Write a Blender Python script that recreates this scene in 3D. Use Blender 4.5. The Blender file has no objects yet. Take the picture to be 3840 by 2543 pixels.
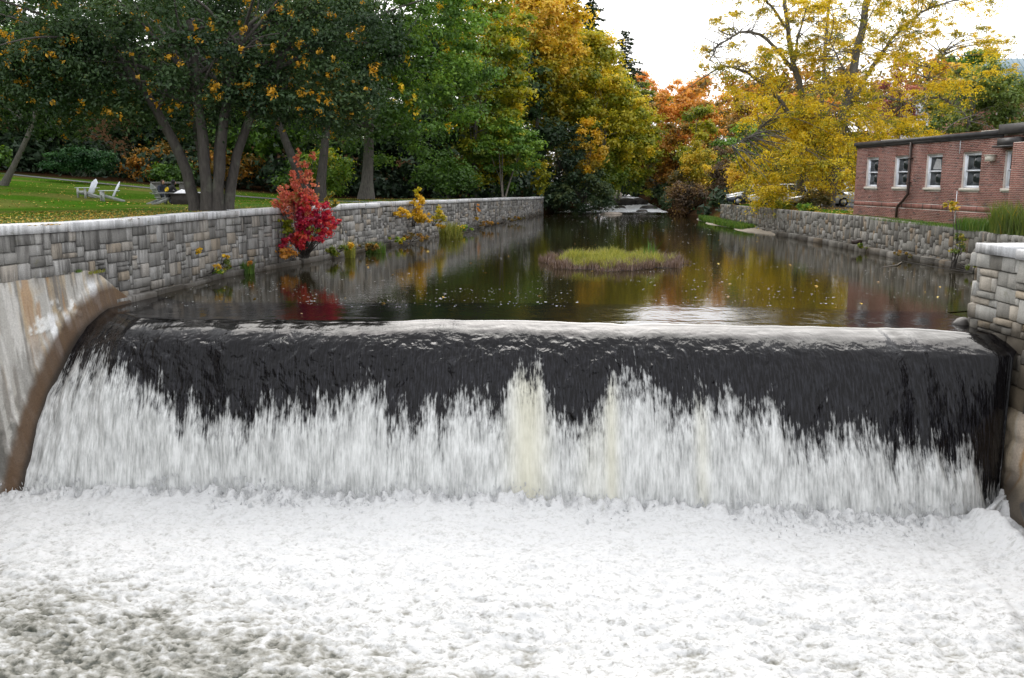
import bpy, math, random
import numpy as np
from mathutils import Vector

S = bpy.context.scene
COL = S.collection
R = math.radians

# ------------------------------------------------------------------ camera
cam_d = bpy.data.cameras.new('camera'); cam = bpy.data.objects.new('camera', cam_d); COL.objects.link(cam)
cam.location = (0, 0, 3.6); cam.rotation_euler = (R(90 - 10.1), 0, 0)
cam_d.sensor_width = 36.0; cam_d.lens = 31.19; cam_d.clip_start = 0.1; cam_d.clip_end = 2500
S.camera = cam

# ------------------------------------------------------------------ sky and sun (bright overcast, sun veiled ahead)
SUN_EL, SUN_AZ = 40.0, 3.0          # degrees; azimuth clockwise from +Y
W = bpy.data.worlds.new('World'); S.world = W; W.use_nodes = True
wt = W.node_tree; wt.nodes.clear()
def wn(t, **p):
    n = wt.nodes.new(t)
    for k, v in p.items(): setattr(n, k, v)
    return n
sky = wn('ShaderNodeTexSky', sky_type='NISHITA', sun_disc=False)
sky.sun_elevation = R(SUN_EL); sky.sun_rotation = R(SUN_AZ); sky.dust_density = 6.0; sky.air_density = 1.0; sky.ozone_density = 1.0
hs = wn('ShaderNodeHueSaturation'); hs.inputs['Saturation'].default_value = 0.35
wt.links.new(sky.outputs[0], hs.inputs['Color'])
tc = wn('ShaderNodeTexCoord'); mp = wn('ShaderNodeMapping'); mp.inputs['Scale'].default_value = (1, 1, 2.6)
wt.links.new(tc.outputs['Generated'], mp.inputs[0])
nz = wn('ShaderNodeTexNoise'); nz.inputs['Scale'].default_value = 1.7; nz.inputs['Detail'].default_value = 6; nz.inputs['Roughness'].default_value = .55
wt.links.new(mp.outputs[0], nz.inputs['Vector'])
cr = wn('ShaderNodeValToRGB'); cr.color_ramp.elements[0].position = .3; cr.color_ramp.elements[0].color = (.82, .83, .86, 1)
cr.color_ramp.elements[1].position = .68; cr.color_ramp.elements[1].color = (1.12, 1.11, 1.10, 1)
wt.links.new(nz.outputs[0], cr.inputs[0])
cloud = wn('ShaderNodeMixRGB', blend_type='MULTIPLY'); cloud.inputs[0].default_value = 1
wt.links.new(hs.outputs[0], cloud.inputs[1]); wt.links.new(cr.outputs[0], cloud.inputs[2])
veil = wn('ShaderNodeMixRGB'); veil.inputs[0].default_value = .65; veil.inputs[2].default_value = (13.0, 13.2, 13.6, 1)
wt.links.new(cloud.outputs[0], veil.inputs[1])
bg = wn('ShaderNodeBackground'); bg.inputs[1].default_value = 0.10
wt.links.new(veil.outputs[0], bg.inputs[0])
wo = wn('ShaderNodeOutputWorld'); wt.links.new(bg.outputs[0], wo.inputs[0])
sun_d = bpy.data.lights.new('sun', 'SUN'); sun = bpy.data.objects.new('sun', sun_d); COL.objects.link(sun)
sun_d.energy = 1.5; sun_d.angle = R(52); sun_d.color = (1, .96, .9)
sv = Vector((math.sin(R(SUN_AZ)) * math.cos(R(SUN_EL)), math.cos(R(SUN_AZ)) * math.cos(R(SUN_EL)), math.sin(R(SUN_EL))))
sun.rotation_euler = (-sv).to_track_quat('-Z', 'Y').to_euler()
S.view_settings.view_transform = 'Standard'; S.view_settings.look = 'None'
S.view_settings.exposure = 0.78; S.view_settings.gamma = 1.0; S.view_settings.use_curve_mapping = False
try:
    S.cycles.max_bounces = 6; S.cycles.diffuse_bounces = 3; S.cycles.glossy_bounces = 3; S.cycles.transmission_bounces = 3
    S.cycles.use_denoising = True; S.cycles.caustics_reflective = False; S.cycles.caustics_refractive = False
except Exception: pass

# ------------------------------------------------------------------ helpers: mesh building
ORI = {}
def tag(o, label=None, cat=None, group=None, kind=None):
    if label: o['label'] = label
    if cat: o['category'] = cat
    if group: o['group'] = group
    if kind: o['kind'] = kind
    return o
def thing(name, label, cat, loc=(0, 0, 0), group=None, rz=0.0):
    o = bpy.data.objects.new(name, None); COL.objects.link(o); o.location = loc; o.rotation_euler = (0, 0, rz)
    o.empty_display_size = .3; ORI[o] = tuple(loc) if rz == 0 else None
    return tag(o, label, cat, group)
def meshdata(name, V, F, smooth=False, attrs=None, mats=None, midx=None):
    me = bpy.data.meshes.new(name)
    V = np.asarray(V, dtype=np.float32).reshape(-1, 3)
    if isinstance(F, np.ndarray):
        k = F.shape[1]; nf = len(F); loops = F.astype(np.int32).ravel()
        starts = np.arange(nf, dtype=np.int32) * k
    else:
        ln = np.array([len(f) for f in F], dtype=np.int32); nf = len(F)
        loops = np.array([i for f in F for i in f], dtype=np.int32)
        starts = np.concatenate([[0], np.cumsum(ln)[:-1]]).astype(np.int32)
    me.vertices.add(len(V)); me.vertices.foreach_set('co', V.ravel())
    me.loops.add(len(loops)); me.loops.foreach_set('vertex_index', loops)
    me.polygons.add(nf); me.polygons.foreach_set('loop_start', starts)
    if smooth: me.polygons.foreach_set('use_smooth', np.ones(nf, dtype=bool))
    for m in (mats or []): me.materials.append(m)
    if midx is not None: me.polygons.foreach_set('material_index', np.asarray(midx, dtype=np.int32))
    for k, (arr, dom) in (attrs or {}).items():
        arr = np.asarray(arr, dtype=np.float32)
        if arr.ndim == 1:
            a = me.attributes.new(k, 'FLOAT', dom); a.data.foreach_set('value', arr)
        elif arr.shape[1] == 3:
            a = me.attributes.new(k, 'FLOAT_VECTOR', dom); a.data.foreach_set('vector', arr.ravel())
    me.update(calc_edges=True)
    return me
def put(name, me, parent=None, local=False):
    o = bpy.data.objects.new(name, me); COL.objects.link(o)
    if parent is not None:
        o.parent = parent
        if not local:
            b = ORI.get(parent) or (0, 0, 0); o.location = (-b[0], -b[1], -b[2])
    ORI[o] = (0, 0, 0)
    return o
def mk(name, V, F, mat=None, parent=None, smooth=False, attrs=None, local=False, midx=None):
    mats = mat if isinstance(mat, (list, tuple)) else ([mat] if mat else [])
    return put(name, meshdata(name, V, F, smooth, attrs, mats, midx), parent, local)
class MB:
    """collects simple solids into one mesh"""
    def __init__(s): s.V = []; s.F = []; s.T = []
    def add(s, V, F, t=0.5):
        n = len(s.V); s.V += [tuple(v) for v in V]; s.F += [tuple(i + n for i in f) for f in F]; s.T += [t] * len(F); return s
    def box(s, a, b, t=.5):
        (x0, y0, z0), (x1, y1, z1) = a, b
        return s.add([(x0,y0,z0),(x1,y0,z0),(x1,y1,z0),(x0,y1,z0),(x0,y0,z1),(x1,y0,z1),(x1,y1,z1),(x0,y1,z1)],
                     [(0,3,2,1),(4,5,6,7),(0,1,5,4),(1,2,6,5),(2,3,7,6),(3,0,4,7)], t)
    def bar(s, p, q, w, h, t=.5, up=(0, 0, 1)):
        p = np.array(p, float); q = np.array(q, float); d = q - p; d /= np.linalg.norm(d)
        u = np.array(up, float); sd = np.cross(d, u)
        if np.linalg.norm(sd) < 1e-4: sd = np.cross(d, (1, 0, 0))
        sd /= np.linalg.norm(sd); u = np.cross(sd, d)
        o = [(-w/2, -h/2), (w/2, -h/2), (w/2, h/2), (-w/2, h/2)]
        V = [p + sd*a + u*b for a, b in o] + [q + sd*a + u*b for a, b in o]
        return s.add(V, [(3,2,1,0),(4,5,6,7),(0,1,5,4),(1,2,6,5),(2,3,7,6),(3,0,4,7)], t)
    def tube(s, P, rad, n=8, t=.5, cap=True):
        V, F = tube(P, rad, n)
        s.add(V, [tuple(f) for f in F], t)
        if cap:
            b = len(s.V) - len(V); s.F.append(tuple(b + i for i in range(n))[::-1]); s.F.append(tuple(len(s.V) - n + i for i in range(n))); s.T += [t, t]
        return s
    def prism(s, poly, axis_from, axis_to, t=.5):
        """poly: list of (a,b); extruded in y from axis_from to axis_to; coords (x,z)"""
        n = len(poly); V = [(a, axis_from, b) for a, b in poly] + [(a, axis_to, b) for a, b in poly]
        F = [tuple(range(n)), tuple(range(2*n - 1, n - 1, -1))] + [(i, i + n, (i+1) % n + n, (i+1) % n) for i in range(n)]
        return s.add(V, F, t)
    def build(s, name, mat, parent=None, smooth=False, local=False):
        return mk(name, np.array(s.V), s.F, mat, parent, smooth, {'tint': (np.array(s.T), 'FACE')}, local)
def tube(P, rad, n=8):
    P = np.asarray(P, float); m = len(P); rad = np.broadcast_to(np.asarray(rad, float), (m,))
    T = np.gradient(P, axis=0); T /= np.linalg.norm(T, axis=1)[:, None] + 1e-9
    ref = np.array([0.31, 0.95, 0.05]) if abs(T[:, 2]).mean() > .5 else np.array([0.05, 0.1, 1.])
    A = np.cross(T, ref); A /= np.linalg.norm(A, axis=1)[:, None] + 1e-9; B = np.cross(T, A)
    th = np.linspace(0, 2*np.pi, n, endpoint=False)
    V = (P[:, None] + rad[:, None, None] * (np.cos(th)[None, :, None]*A[:, None] + np.sin(th)[None, :, None]*B[:, None])).reshape(-1, 3)
    i = np.arange(m - 1)[:, None] * n; j = np.arange(n)[None]; k = (j + 1) % n
    F = np.stack([i + j, i + k, i + n + k, i + n + j], -1).reshape(-1, 4)
    return V, F
def join(parts):
    Vs, Fs, n = [], [], 0
    for V, F in parts: Vs.append(V); Fs.append(F + n); n += len(V)
    return np.concatenate(Vs), np.concatenate(Fs)

# ------------------------------------------------------------------ helpers: numpy noise
def _h(ix, iy, iz, seed):
    h = (ix.astype(np.int64) * 374761393 + iy.astype(np.int64) * 668265263 + iz.astype(np.int64) * 2147483647 + seed * 974634777) & 0xFFFFFFFF
    h = ((h ^ (h >> 13)) * 1274126177) & 0xFFFFFFFF; h = ((h ^ (h >> 16)) * 2246822519) & 0xFFFFFFFF
    return ((h ^ (h >> 15)) & 0xFFFFFF) / float(0xFFFFFF)
def vnoise(x, y, seed=0):
    x = np.asarray(x, float); y = np.asarray(y, float); x, y = np.broadcast_arrays(x, y)
    ix = np.floor(x); iy = np.floor(y); fx = x - ix; fy = y - iy
    fx = fx*fx*fx*(fx*(fx*6 - 15) + 10); fy = fy*fy*fy*(fy*(fy*6 - 15) + 10); z = np.zeros_like(ix)
    a = _h(ix, iy, z, seed); b = _h(ix+1, iy, z, seed); c = _h(ix, iy+1, z, seed); d = _h(ix+1, iy+1, z, seed)
    return (a*(1-fx) + b*fx)*(1-fy) + (c*(1-fx) + d*fx)*fy
def fbm(x, y, o=4, seed=0, g=.5):
    s = 0; a = 1; t = 0
    for i in range(o): s = s + a*vnoise(x*2**i + 17.3*i, y*2**i - 9.1*i, seed + i); t += a; a *= g
    return s/t
def billow(x, y, o=4, seed=0, g=.5):
    s = 0; a = 1; t = 0
    for i in range(o): s = s + a*np.abs(2*vnoise(x*2**i + 7.3*i, y*2**i + 3.1*i, seed + i) - 1); t += a; a *= g
    return s/t
def sstep(a, b, x):
    t = np.clip((np.asarray(x, float) - a)/(b - a), 0, 1); return t*t*(3 - 2*t)
def gridfaces(nr, nc):
    i = np.arange(nr - 1)[:, None]*nc; j = np.arange(nc - 1)[None]
    return np.stack([i + j, i + j + 1, i + nc + j + 1, i + nc + j], -1).reshape(-1, 4)

# ------------------------------------------------------------------ helpers: materials
class NT:
    def __init__(s, name):
        s.m = bpy.data.materials.new(name); s.m.use_nodes = True; s.t = s.m.node_tree; s.t.nodes.clear()
        s.out = s.t.nodes.new('ShaderNodeOutputMaterial')
    def n(s, typ, ins=None, **p):
        x = s.t.nodes.new(typ)
        for k, v in p.items(): setattr(x, k, v)
        for k, v in (ins or {}).items(): s.set(x, k, v)
        return x
    def set(s, node, k, v):
        sock = node.inputs[k]
        if isinstance(v, bpy.types.NodeSocket): s.t.links.new(v, sock)
        elif isinstance(v, bpy.types.Node): s.t.links.new(v.outputs[0], sock)
        elif isinstance(v, tuple) and len(v) == 3 and sock.type == 'RGBA': sock.default_value = (*v, 1)
        else: sock.default_value = v
    def obj(s, scale=(1, 1, 1)):
        c = s.n('ShaderNodeTexCoord'); return s.n('ShaderNodeMapping', {'Vector': c.outputs['Object'], 'Scale': scale})
    def attr(s, name, out='Fac'):
        return s.n('ShaderNodeAttribute', attribute_name=name).outputs[out]
    def noise(s, vec, scale, detail=3, rough=.55, dist=0):
        return s.n('ShaderNodeTexNoise', {'Vector': vec, 'Scale': scale, 'Detail': detail, 'Roughness': rough, 'Distortion': dist}).outputs[0]
    def ramp(s, fac, stops, interp='LINEAR'):
        r = s.n('ShaderNodeValToRGB', {0: fac}); e = r.color_ramp; e.interpolation = interp
        while len(e.elements) < len(stops): e.elements.new(.5)
        for el, (p, c) in zip(e.elements, stops):
            el.position = p; el.color = (*c, 1) if isinstance(c, tuple) else (c, c, c, 1)
        return r.outputs[0]
    def math(s, op, a, b=0.0, clamp=False):
        return s.n('ShaderNodeMath', {0: a, 1: b}, operation=op, use_clamp=clamp).outputs[0]
    def mix(s, f, a, b, mode='MIX'):
        return s.n('ShaderNodeMixRGB', {0: f, 1: a, 2: b}, blend_type=mode).outputs[0]
    def bump(s, h, strength, dist=.02):
        return s.n('ShaderNodeBump', {'Height': h, 'Strength': strength, 'Distance': dist}).outputs[0]
    def bsdf(s, **ins):
        return s.n('ShaderNodeBsdfPrincipled', {k.replace('_', ' '): v for k, v in ins.items()})
    def done(s, sh): s.t.links.new(sh.outputs[0] if isinstance(sh, bpy.types.Node) else sh, s.out.inputs[0]); return s.m
def simple(name, col, rough=.7, var=.15, scale=8, bump=0, metallic=0.0, spec=.4):
    m = NT(name); v = m.obj(); nz_ = m.noise(v, scale, 4)
    lo = tuple(c*(1 - var) for c in col); hi = tuple(min(1, c*(1 + var)) for c in col)
    c = m.ramp(nz_, [(.3, lo), (.7, hi)])
    kw = dict(Base_Color=c, Roughness=rough, Metallic=metallic, Specular_IOR_Level=spec)
    if bump: kw['Normal'] = m.bump(m.noise(v, scale*3, 5), bump, .02)
    return m.done(m.bsdf(**kw))
def leafmat(name, stops, trans=.38, gloss=.03):
    m = NT(name); t = m.attr('tint'); c = m.ramp(t, stops)
    d = m.n('ShaderNodeBsdfDiffuse', {'Color': c}); tr = m.n('ShaderNodeBsdfTranslucent', {'Color': m.mix(1.0, c, (1.0, .95, .6), 'MULTIPLY')})
    a = m.n('ShaderNodeMixShader', {0: trans, 1: d.outputs[0], 2: tr.outputs[0]})
    g = m.n('ShaderNodeBsdfGlossy', {'Color': (1., 1., 1.), 'Roughness': .45})
    return m.done(m.n('ShaderNodeMixShader', {0: gloss, 1: a.outputs[0], 2: g.outputs[0]}))
def barkmat(name, a, b):
    m = NT(name); v = m.obj((6, 6, 1.2)); n1 = m.noise(v, 2.2, 6, .65); c = m.ramp(n1, [(.3, a), (.7, b)])
    l = m.noise(m.obj(), 1.1, 4); c = m.mix(m.ramp(l, [(.58, 0.), (.7, .45)]), c, (.17, .19, .13))
    return m.done(m.bsdf(Base_Color=c, Roughness=.95, Normal=m.bump(n1, .8, .05)))

# ------------------------------------------------------------------ shape of the place
def xl(Y): return np.interp(Y, [-10,16,20,24.46,28.38,33.5,37.1,42.65,50,66,98,110,130,160,400], [-17,-13.8,-13.0,-12.16,-11.42,-11.05,-10.0,-8.5,-7.0,-3.45,3.4,8.2,12.2,13,30])
def xr(Y): return np.interp(Y, [-10,22.39,22.4,35.5,47,60,76,84,100,130,160,400], [11.75,11.75,18.9,18.72,18.3,18.2,18.25,18.0,17.6,18.4,20,40])
def zl_top(Y): return np.interp(Y, [10,20,24.5,50,65,98], [2.62,2.58,2.5,2.45,2.3,1.92])
def zr_top(Y): return np.interp(Y, [20,35,46,74,90], [1.55,1.62,1.80,1.66,1.5])
def wallx(Y): return np.interp(Y, [0,35,98,140,400], [-11,-10.6,3.4,12,30])
def left_z(X, Y):
    d = wallx(Y) - X
    z = zl_top(np.clip(Y, 10, 98)) - .05 + .075*np.logaddexp(0, (d - 12)/1.5)*1.5 + .11*np.minimum(np.logaddexp(0, (d - 46)/4)*4, 60)
    z = z + .07*np.clip(Y - 92, 0, 90)*sstep(4, 30, d)
    return z + .06*(fbm(X*.15, Y*.15, 3, 5) - .5)
def right_z(X, Y):
    z = zr_top(np.clip(Y, 20, 90)) - .06 + .1*sstep(19, 21, X)
    z = z + 2.6*sstep(84, 91, Y + .25*(X - 30))*sstep(20, 26, X) + .08*np.clip(Y - 95, 0, 80)*sstep(18, 40, X) + .10*np.clip(X - 42, 0, 40)
    return z + .05*(fbm(X*.2, Y*.2, 3, 8) - .5)*sstep(19, 22, X)
def river_z(Y): return np.interp(Y, [0,96,104,118,132,150,400], [0,0,.10,.55,1.15,1.4,6])
def bank(X, Y, side):
    if side == 'l':
        z = left_z(X, Y); d = xl(Y) - X
    else:
        z = right_z(X, Y); d = X - xr(Y)
    open_ = sstep(97, 99, Y) if side == 'l' else sstep(77, 80, Y)
    zz = np.minimum(z, river_z(Y) - .1 + .75*np.clip(d, 0, 99) + .2*fbm(X*.8, Y*.8, 3, 3))
    return z*(1 - open_) + zz*open_

rows = np.concatenate([np.linspace(-12, 22.38, 30), np.linspace(22.42, 100, 190), np.linspace(101, 170, 40), np.linspace(175, 420, 18)])
uL = np.linspace(0, 1, 80)**2.2; uR = np.linspace(0, 1, 80)**2.2
gv = []; gcol = []
GREEN = np.array([.050, .118, .010]); DRY = np.array([.16, .13, .045]); LITTER = np.array([.040, .023, .012]); DIRT = np.array([.05, .036, .025]); ASPH = np.array([.115, .115, .12]); MULCH = np.array([.13, .055, .025])
def lerp(a, b, t): return a*(1 - t[:, None]) + b*t[:, None]
for Y in rows:
    XL = (xl(Y) - .35) - uL*170; XR = (xr(Y) + .3) + uR*190
    zl_, zr_ = bank(XL, Y, 'l'), bank(XR, Y, 'r')
    dl = wallx(Y) - XL; n1 = fbm(XL*.35, Y*.35 + XL*0, 4, 21); n2 = fbm(XL*1.4, Y*1.4 + XL*0, 3, 22)
    c = np.repeat(GREEN[None], len(XL), 0)*(.75 + .5*n2[:, None])
    dry = np.clip(sstep(.48, .72, n1) * .6 + sstep(14, 26, dl)*sstep(46, 66, Y + 0*XL)*sstep(-34, -20, XL)*.75 + (1 - sstep(1.2, 5, dl - 2 + 3*n1))*.55, 0, .9)
    c = lerp(c, DRY, dry)
    edge = np.maximum(sstep(60, 66, Y + .55*(XL + 11) + 3*n1)*sstep(-15, -9, XL), sstep(70, 75, Y + 4*(n1 - .5) + 0*XL))
    c = lerp(c, LITTER*(1.), edge)
    m2 = fbm(XR*.5, Y*.5 + XR*0, 3, 31)
    d = np.repeat(GREEN[None], len(XR), 0)*1.15*(.8 + .4*m2[:, None]); d = lerp(d, DRY, .45*sstep(.4, .7, m2))
    asp = sstep(20.6, 21.2, XR + .6*(m2 - .5))*sstep(50.3, 51.3, Y + 0*XR)*(1 - sstep(80, 82, Y + 0*XR))
    mul = sstep(50, 52, Y + 0*XR)*(1 - asp)*sstep(.40, .55, m2)
    d = lerp(d, MULCH, mul*.8); d = lerp(d, ASPH, asp)
    far = sstep(80, 84, Y + 0*XR); d = lerp(d, LITTER, far)
    bot = -1.4 if Y > 27.5 else -6.0
    bz = bot if Y < 96 else float(river_z(Y)) - .6
    gv += list(zip(XL[::-1], np.full(80, Y), zl_[::-1])); gcol.append(c[::-1])
    gv += [(xl(Y) - .34, Y, bz), (xr(Y) + .29, Y, bz)]; gcol.append(np.array([DIRT*.5, DIRT*.5]))
    gv += list(zip(XR, np.full(80, Y), zr_)); gcol.append(d)
mg = NT('turf and soil'); gc = mg.attr('col', 'Vector')
gn = mg.noise(mg.obj(), 7, 5, .7); gn2 = mg.noise(mg.obj((1, .35, 1)), 28, 3)
gcc = mg.mix(1.0, gc, mg.ramp(gn, [(.25, .62), (.75, 1.35)]), 'MULTIPLY'); gcc = mg.mix(1.0, gcc, mg.ramp(gn2, [(.3, .75), (.7, 1.25)]), 'MULTIPLY')
GROUND = mg.done(mg.bsdf(Base_Color=gcc, Roughness=1.0, Specular_IOR_Level=.0, Normal=mg.bump(gn2, .5, .05)))
g = mk('ground', gv, gridfaces(len(rows), 162), GROUND, smooth=True, attrs={'col': (np.concatenate(gcol), 'POINT')})
tag(g, kind='structure')

# ------------------------------------------------------------------ path on the lawn
pp = np.array([(-40,71.5),(-30,67.5),(-24,65.3),(-18,63.4),(-13.6,60.6),(-10.6,57),(-8.9,53.6),(-7.9,50.6)])
tt = np.linspace(0, len(pp) - 1, 70); px_ = np.interp(tt, range(len(pp)), pp[:, 0]); py_ = np.interp(tt, range(len(pp)), pp[:, 1])
tx, ty = np.gradient(px_), np.gradient(py_); ln = np.hypot(tx, ty); nx_, ny_ = -ty/ln, tx/ln
pv = []
for k in range(70):
    for w in (-.75, -.25, .25, .75):
        X, Y = px_[k] + nx_[k]*w, py_[k] + ny_[k]*w; pv.append((X, Y, float(left_z(X, Y)) + .03))
PATHM = simple('worn asphalt path', (.13, .13, .135), .9, .2, 5, .3)
tag(mk('path', pv, gridfaces(70, 4), PATHM, smooth=True), kind='structure')

# ------------------------------------------------------------------ river above the dam
CX = [-13.6,-12.2,-11.4,-10.5,-9.5,0,6,11.6,12.2]; CY = [27.0,25.6,24.7,23.5,22.9,22.8,22.2,20.9,20.8]      # crest in plan
FX = [-13.6,-11,-7.5,0,6.66,10.0,10.8,11.3,11.75,12.2]; FY = [20.4,20.8,21.0,20.2,19.4,19.05,19.25,19.75,20.3,20.6]                                     # foot in plan
def smoothed(X, xs, ys):
    w = 0; 
    for dx, k in ((-.5, 1), (-.25, 2), (0, 3), (.25, 2), (.5, 1)): w = w + k*np.interp(X + dx, xs, ys)
    return w/9
UP = 3.6
m = NT('dark river water')
vv = m.obj(); w1 = m.noise(m.obj((1, 1.9, 1)), 2.3, 3, .55, .4); w2 = m.noise(m.obj((1, 2.6, 1)), 9, 2); w3 = m.noise(m.obj((.6, 1.2, 1)), .5, 2)
hgt = m.math('ADD', m.math('MULTIPLY', w1, .6), m.math('ADD', m.math('MULTIPLY', w2, .22), m.math('MULTIPLY', w3, 1.3)))
fo = m.attr('foam'); fn = m.noise(m.obj((1.2, .5, 1)), 3.2, 5, .7); fn2 = m.noise(m.obj((1.0, .6, 1)), 11, 4, .7)
mask = m.ramp(m.math('ADD', m.math('ADD', m.math('MULTIPLY', fn, .6), m.math('MULTIPLY', fn2, .4)), m.math('SUBTRACT', fo, .62)), [(.36, 0.), (.5, 1.)])
wsh = m.bsdf(Base_Color=(.016, .013, .005), Roughness=.02, IOR=1.48, Normal=m.bump(hgt, .030, .12))
fsh = m.bsdf(Base_Color=(.75, .77, .8), Roughness=.8, Normal=m.bump(fn2, .6, .06))
RIVER = m.done(m.n('ShaderNodeMixShader', {0: mask, 1: wsh.outputs[0], 2: fsh.outputs[0]}))
ry = np.concatenate([[0], np.linspace(.03, 1, 200)**1.35])
rv = []; rf = []
NC = 120
aa = np.linspace(0, 1, NC)
for q in ry:
    Yb = 150.0
    X0 = -13.4 + aa*(12.1 + 13.4)
    Ys = smoothed(X0, CX, CY) + UP
    Y = Ys + (Yb - Ys)*q
    L = np.where(q == 0, -13.4, xl(Y) - .25); Rr = np.where(q == 0, 12.1, xr(Y) + .2)
    k = min(1.0, q*40)
    X = (1 - k)*X0 + k*(L + aa*(Rr - L)) if q > 0 else X0
    Z = river_z(Y) + .05*sstep(100, 106, Y)*(billow(X*1.2, Y*.8, 3, 40) - .3)*5
    rv += list(zip(X, Y, Z)); rf.append(sstep(97, 105, Y)*.57 + .09*sstep(84, 98, Y))
rfaces = np.concatenate([gridfaces(len(ry), NC), [[len(rv), len(rv) + 1, len(rv) + 2, len(rv) + 3]]])[:, ::-1]
rv += [(11.0, 27.5, -.02), (18.9, 27.5, -.02), (18.9, 22.0, -.02), (11.9, 22.0, -.02)]; rf.append(np.zeros(4))
tag(mk('river_water', rv, rfaces, RIVER, smooth=True, attrs={'foam': (np.concatenate(rf), 'POINT')}), kind='structure')

# ------------------------------------------------------------------ the sheet of falling water
Q0 = [(-13.2,.6),(-12.2,.5),(-11.34,.42),(-10.35,.39),(-9.7,.44),(-9.36,.53),(-8.56,.6),(-7.87,.68),(-6.76,.68),(-5.89,.63),(-4.79,.63),(-4.14,.61),(-3.49,.52),(-3.18,.51),(-3.02,.66),(-2.39,.71),(-1.96,.66),(-1.54,.61),(-.79,.6),(-.15,.6),(0,.45),(.3,.43),(.72,.44),(.84,.64),(1.43,.65),(2.07,.58),(2.4,.48),(2.62,.46),(3.14,.44),(3.45,.46),(3.73,.58),(4.19,.59),(4.36,.48),(4.53,.48),(4.76,.55),(5.55,.6),(5.97,.56),(6.34,.62),(6.79,.69),(7.76,.68),(8.7,.71),(9.62,.74),(10.36,.76),(10.75,.86),(11.0,.95),(11.42,.92),(11.52,.5),(11.6,.3),(12.2,.25)]
NA = 600
X = np.linspace(-13.4, 12.1, NA); yc = smoothed(X, CX, CY); yf = np.interp(X, FX, FY)
yfs = smoothed(X, FX, FY)
q0 = np.interp(X, *zip(*Q0)); q0 = q0 + .17*(fbm(X*2.4, X*0 + 3, 3, 77) - .5) + .05*(vnoise(X*8, X*0, 78) - .5) + .02*(vnoise(X*23, X*0, 79) - .5)
plume = np.exp(-((X - .38)/.42)**2) + .8*np.exp(-((X - 2.35)/.16)**2) + .5*np.exp(-((X - 4.45)/.15)**2) + .5*np.exp(-((X - 1.9)/.3)**2)*.6
ys_ = yc + .30 + .8*(fbm(X*.33, X*0 + 1, 3, 65) - .5) + .30*(fbm(X*1.7, X*0 + 2, 2, 66) - .5); T_ = ys_ - yfs; PL = T_ - 1.25
zf = -.12 - .25*q0 - 3.75*np.clip(q0, 0, 2)**1.75
def prof(x):
    xx_ = np.clip(x, 0, 1.25); c0 = -.025 - (.15*xx_ + .10*xx_**2)*sstep(-.05, .22, xx_)
    xp = np.clip(x - 1.25, 0, 9)/PL
    return np.where(x < 1.25, c0, -.3688 - .40*xp*PL - (3.73 - .40*PL)*xp**2)
uq = np.linspace(UP, .30, 44)[:-1]; qq = np.linspace(0, 1.06, 235)
V = []; foam = []; flow = []; tintp = []; steep = []; sheet_ = []
for d in uq:
    Y = ys_ + (d - .30)*(yc + UP - ys_)/(UP - .30); k = 1 - (d - .3)/(UP - .3)
    Z = -.025*sstep(0, 1, k) + np.minimum(k*3, 1)*(.016*(fbm(X*.55 + .4*fbm(X*.3, Y*.3, 2, 9), Y*1.5, 3, 50) - .5)*sstep(.5, 1, k)*1.3 + .002*(fbm(X*2.1, Y*2.4, 3, 51) - .5))
    V.append(np.stack([X, Y, Z], 1)); foam.append(np.full(NA, -3.0)); flow.append(np.stack([X, Y*0 + (UP - d), X*0], 1)); tintp.append(X*0); steep.append(X*0); sheet_.append(X*0)
for q in qq:
    x = q*T_; Y = ys_ - x; Zs = prof(x)
    Zs = Zs - (.25 + .75*sstep(1, 3, x))*sstep(-11.8, -12.9, X)*sstep(.2, 1.6, x) - .9*sstep(11.62, 11.85, X)*sstep(.2, 1.4, x)
    k = sstep(1.2, 2.2, x); arc = (UP - .3) + x + .8*np.clip(-Zs - .4, 0, 9)
    bil = fbm(X*.55 + .4*fbm(X*.3, Y*.3, 2, 9), Y*1.5, 3, 50) - .5
    rip = (.021 + .014*sstep(0, .6, x))*bil*(1 - .6*k) + .045*(fbm(X*1.5 + .35*arc, arc*2.2, 4, 60) - .5)*(.25*sstep(.2, .6, x) + .75*sstep(.9, 1.6, x)) + .05*(fbm(X*7, arc*2.2, 3, 61) - .5)*sstep(1.8, 2.6, x)
    fm = (zf - Zs)/.60
    thick = .17*sstep(0, 1.2, fm)*(.3 + .9*fbm(X*5, arc*.9, 4, 62))
    oy, oz = -.7*(rip*k + thick), .7*thick + rip*(1 - .35*k)
    V.append(np.stack([X, Y + oy, Zs + oz], 1)); foam.append(np.clip(fm, -3, 3)); flow.append(np.stack([X, arc, X*0], 1)); tintp.append(plume*sstep(-1, .5, fm)); steep.append((.22*sstep(.1, .6, x) + .78*sstep(.6, 1.5, x))*(1.15 - .55*sstep(2, 9, X))*(1 - .35*sstep(1.6, 2.6, x))); sheet_.append(sstep(.9, 2.0, x))
m = NT('falling water')
fl = m.attr('flow', 'Vector')
def fmap(sc): return m.n('ShaderNodeMapping', {'Vector': fl, 'Scale': sc})
st1 = m.noise(fmap((3.2, 1.1, 1)), 1.0, 4, .6); st2 = m.noise(fmap((20, 2.0, 1)), 1.0, 4, .65); st3 = m.noise(fmap((9, 3.4, 1)), 1.0, 4, .65, .4); pf = m.noise(fmap((3.2, 1.0, 1)), 1.0, 5, .65, .3)
fa = m.attr('foam')
def cen(a, k): return m.math('MULTIPLY', m.math('SUBTRACT', a, .5), k)
val = m.math('ADD', m.math('ADD', m.math('ADD', cen(st1, .5), cen(pf, 1.7)), m.math('ADD', cen(st2, 2.0), cen(st3, 1.2))), m.math('MULTIPLY', fa, .60))
mask = m.ramp(m.math('ADD', m.math('MULTIPLY', val, .4), .5), [(.42, 0.), (.56, .46), (.72, .86), (.98, .99)])
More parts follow.
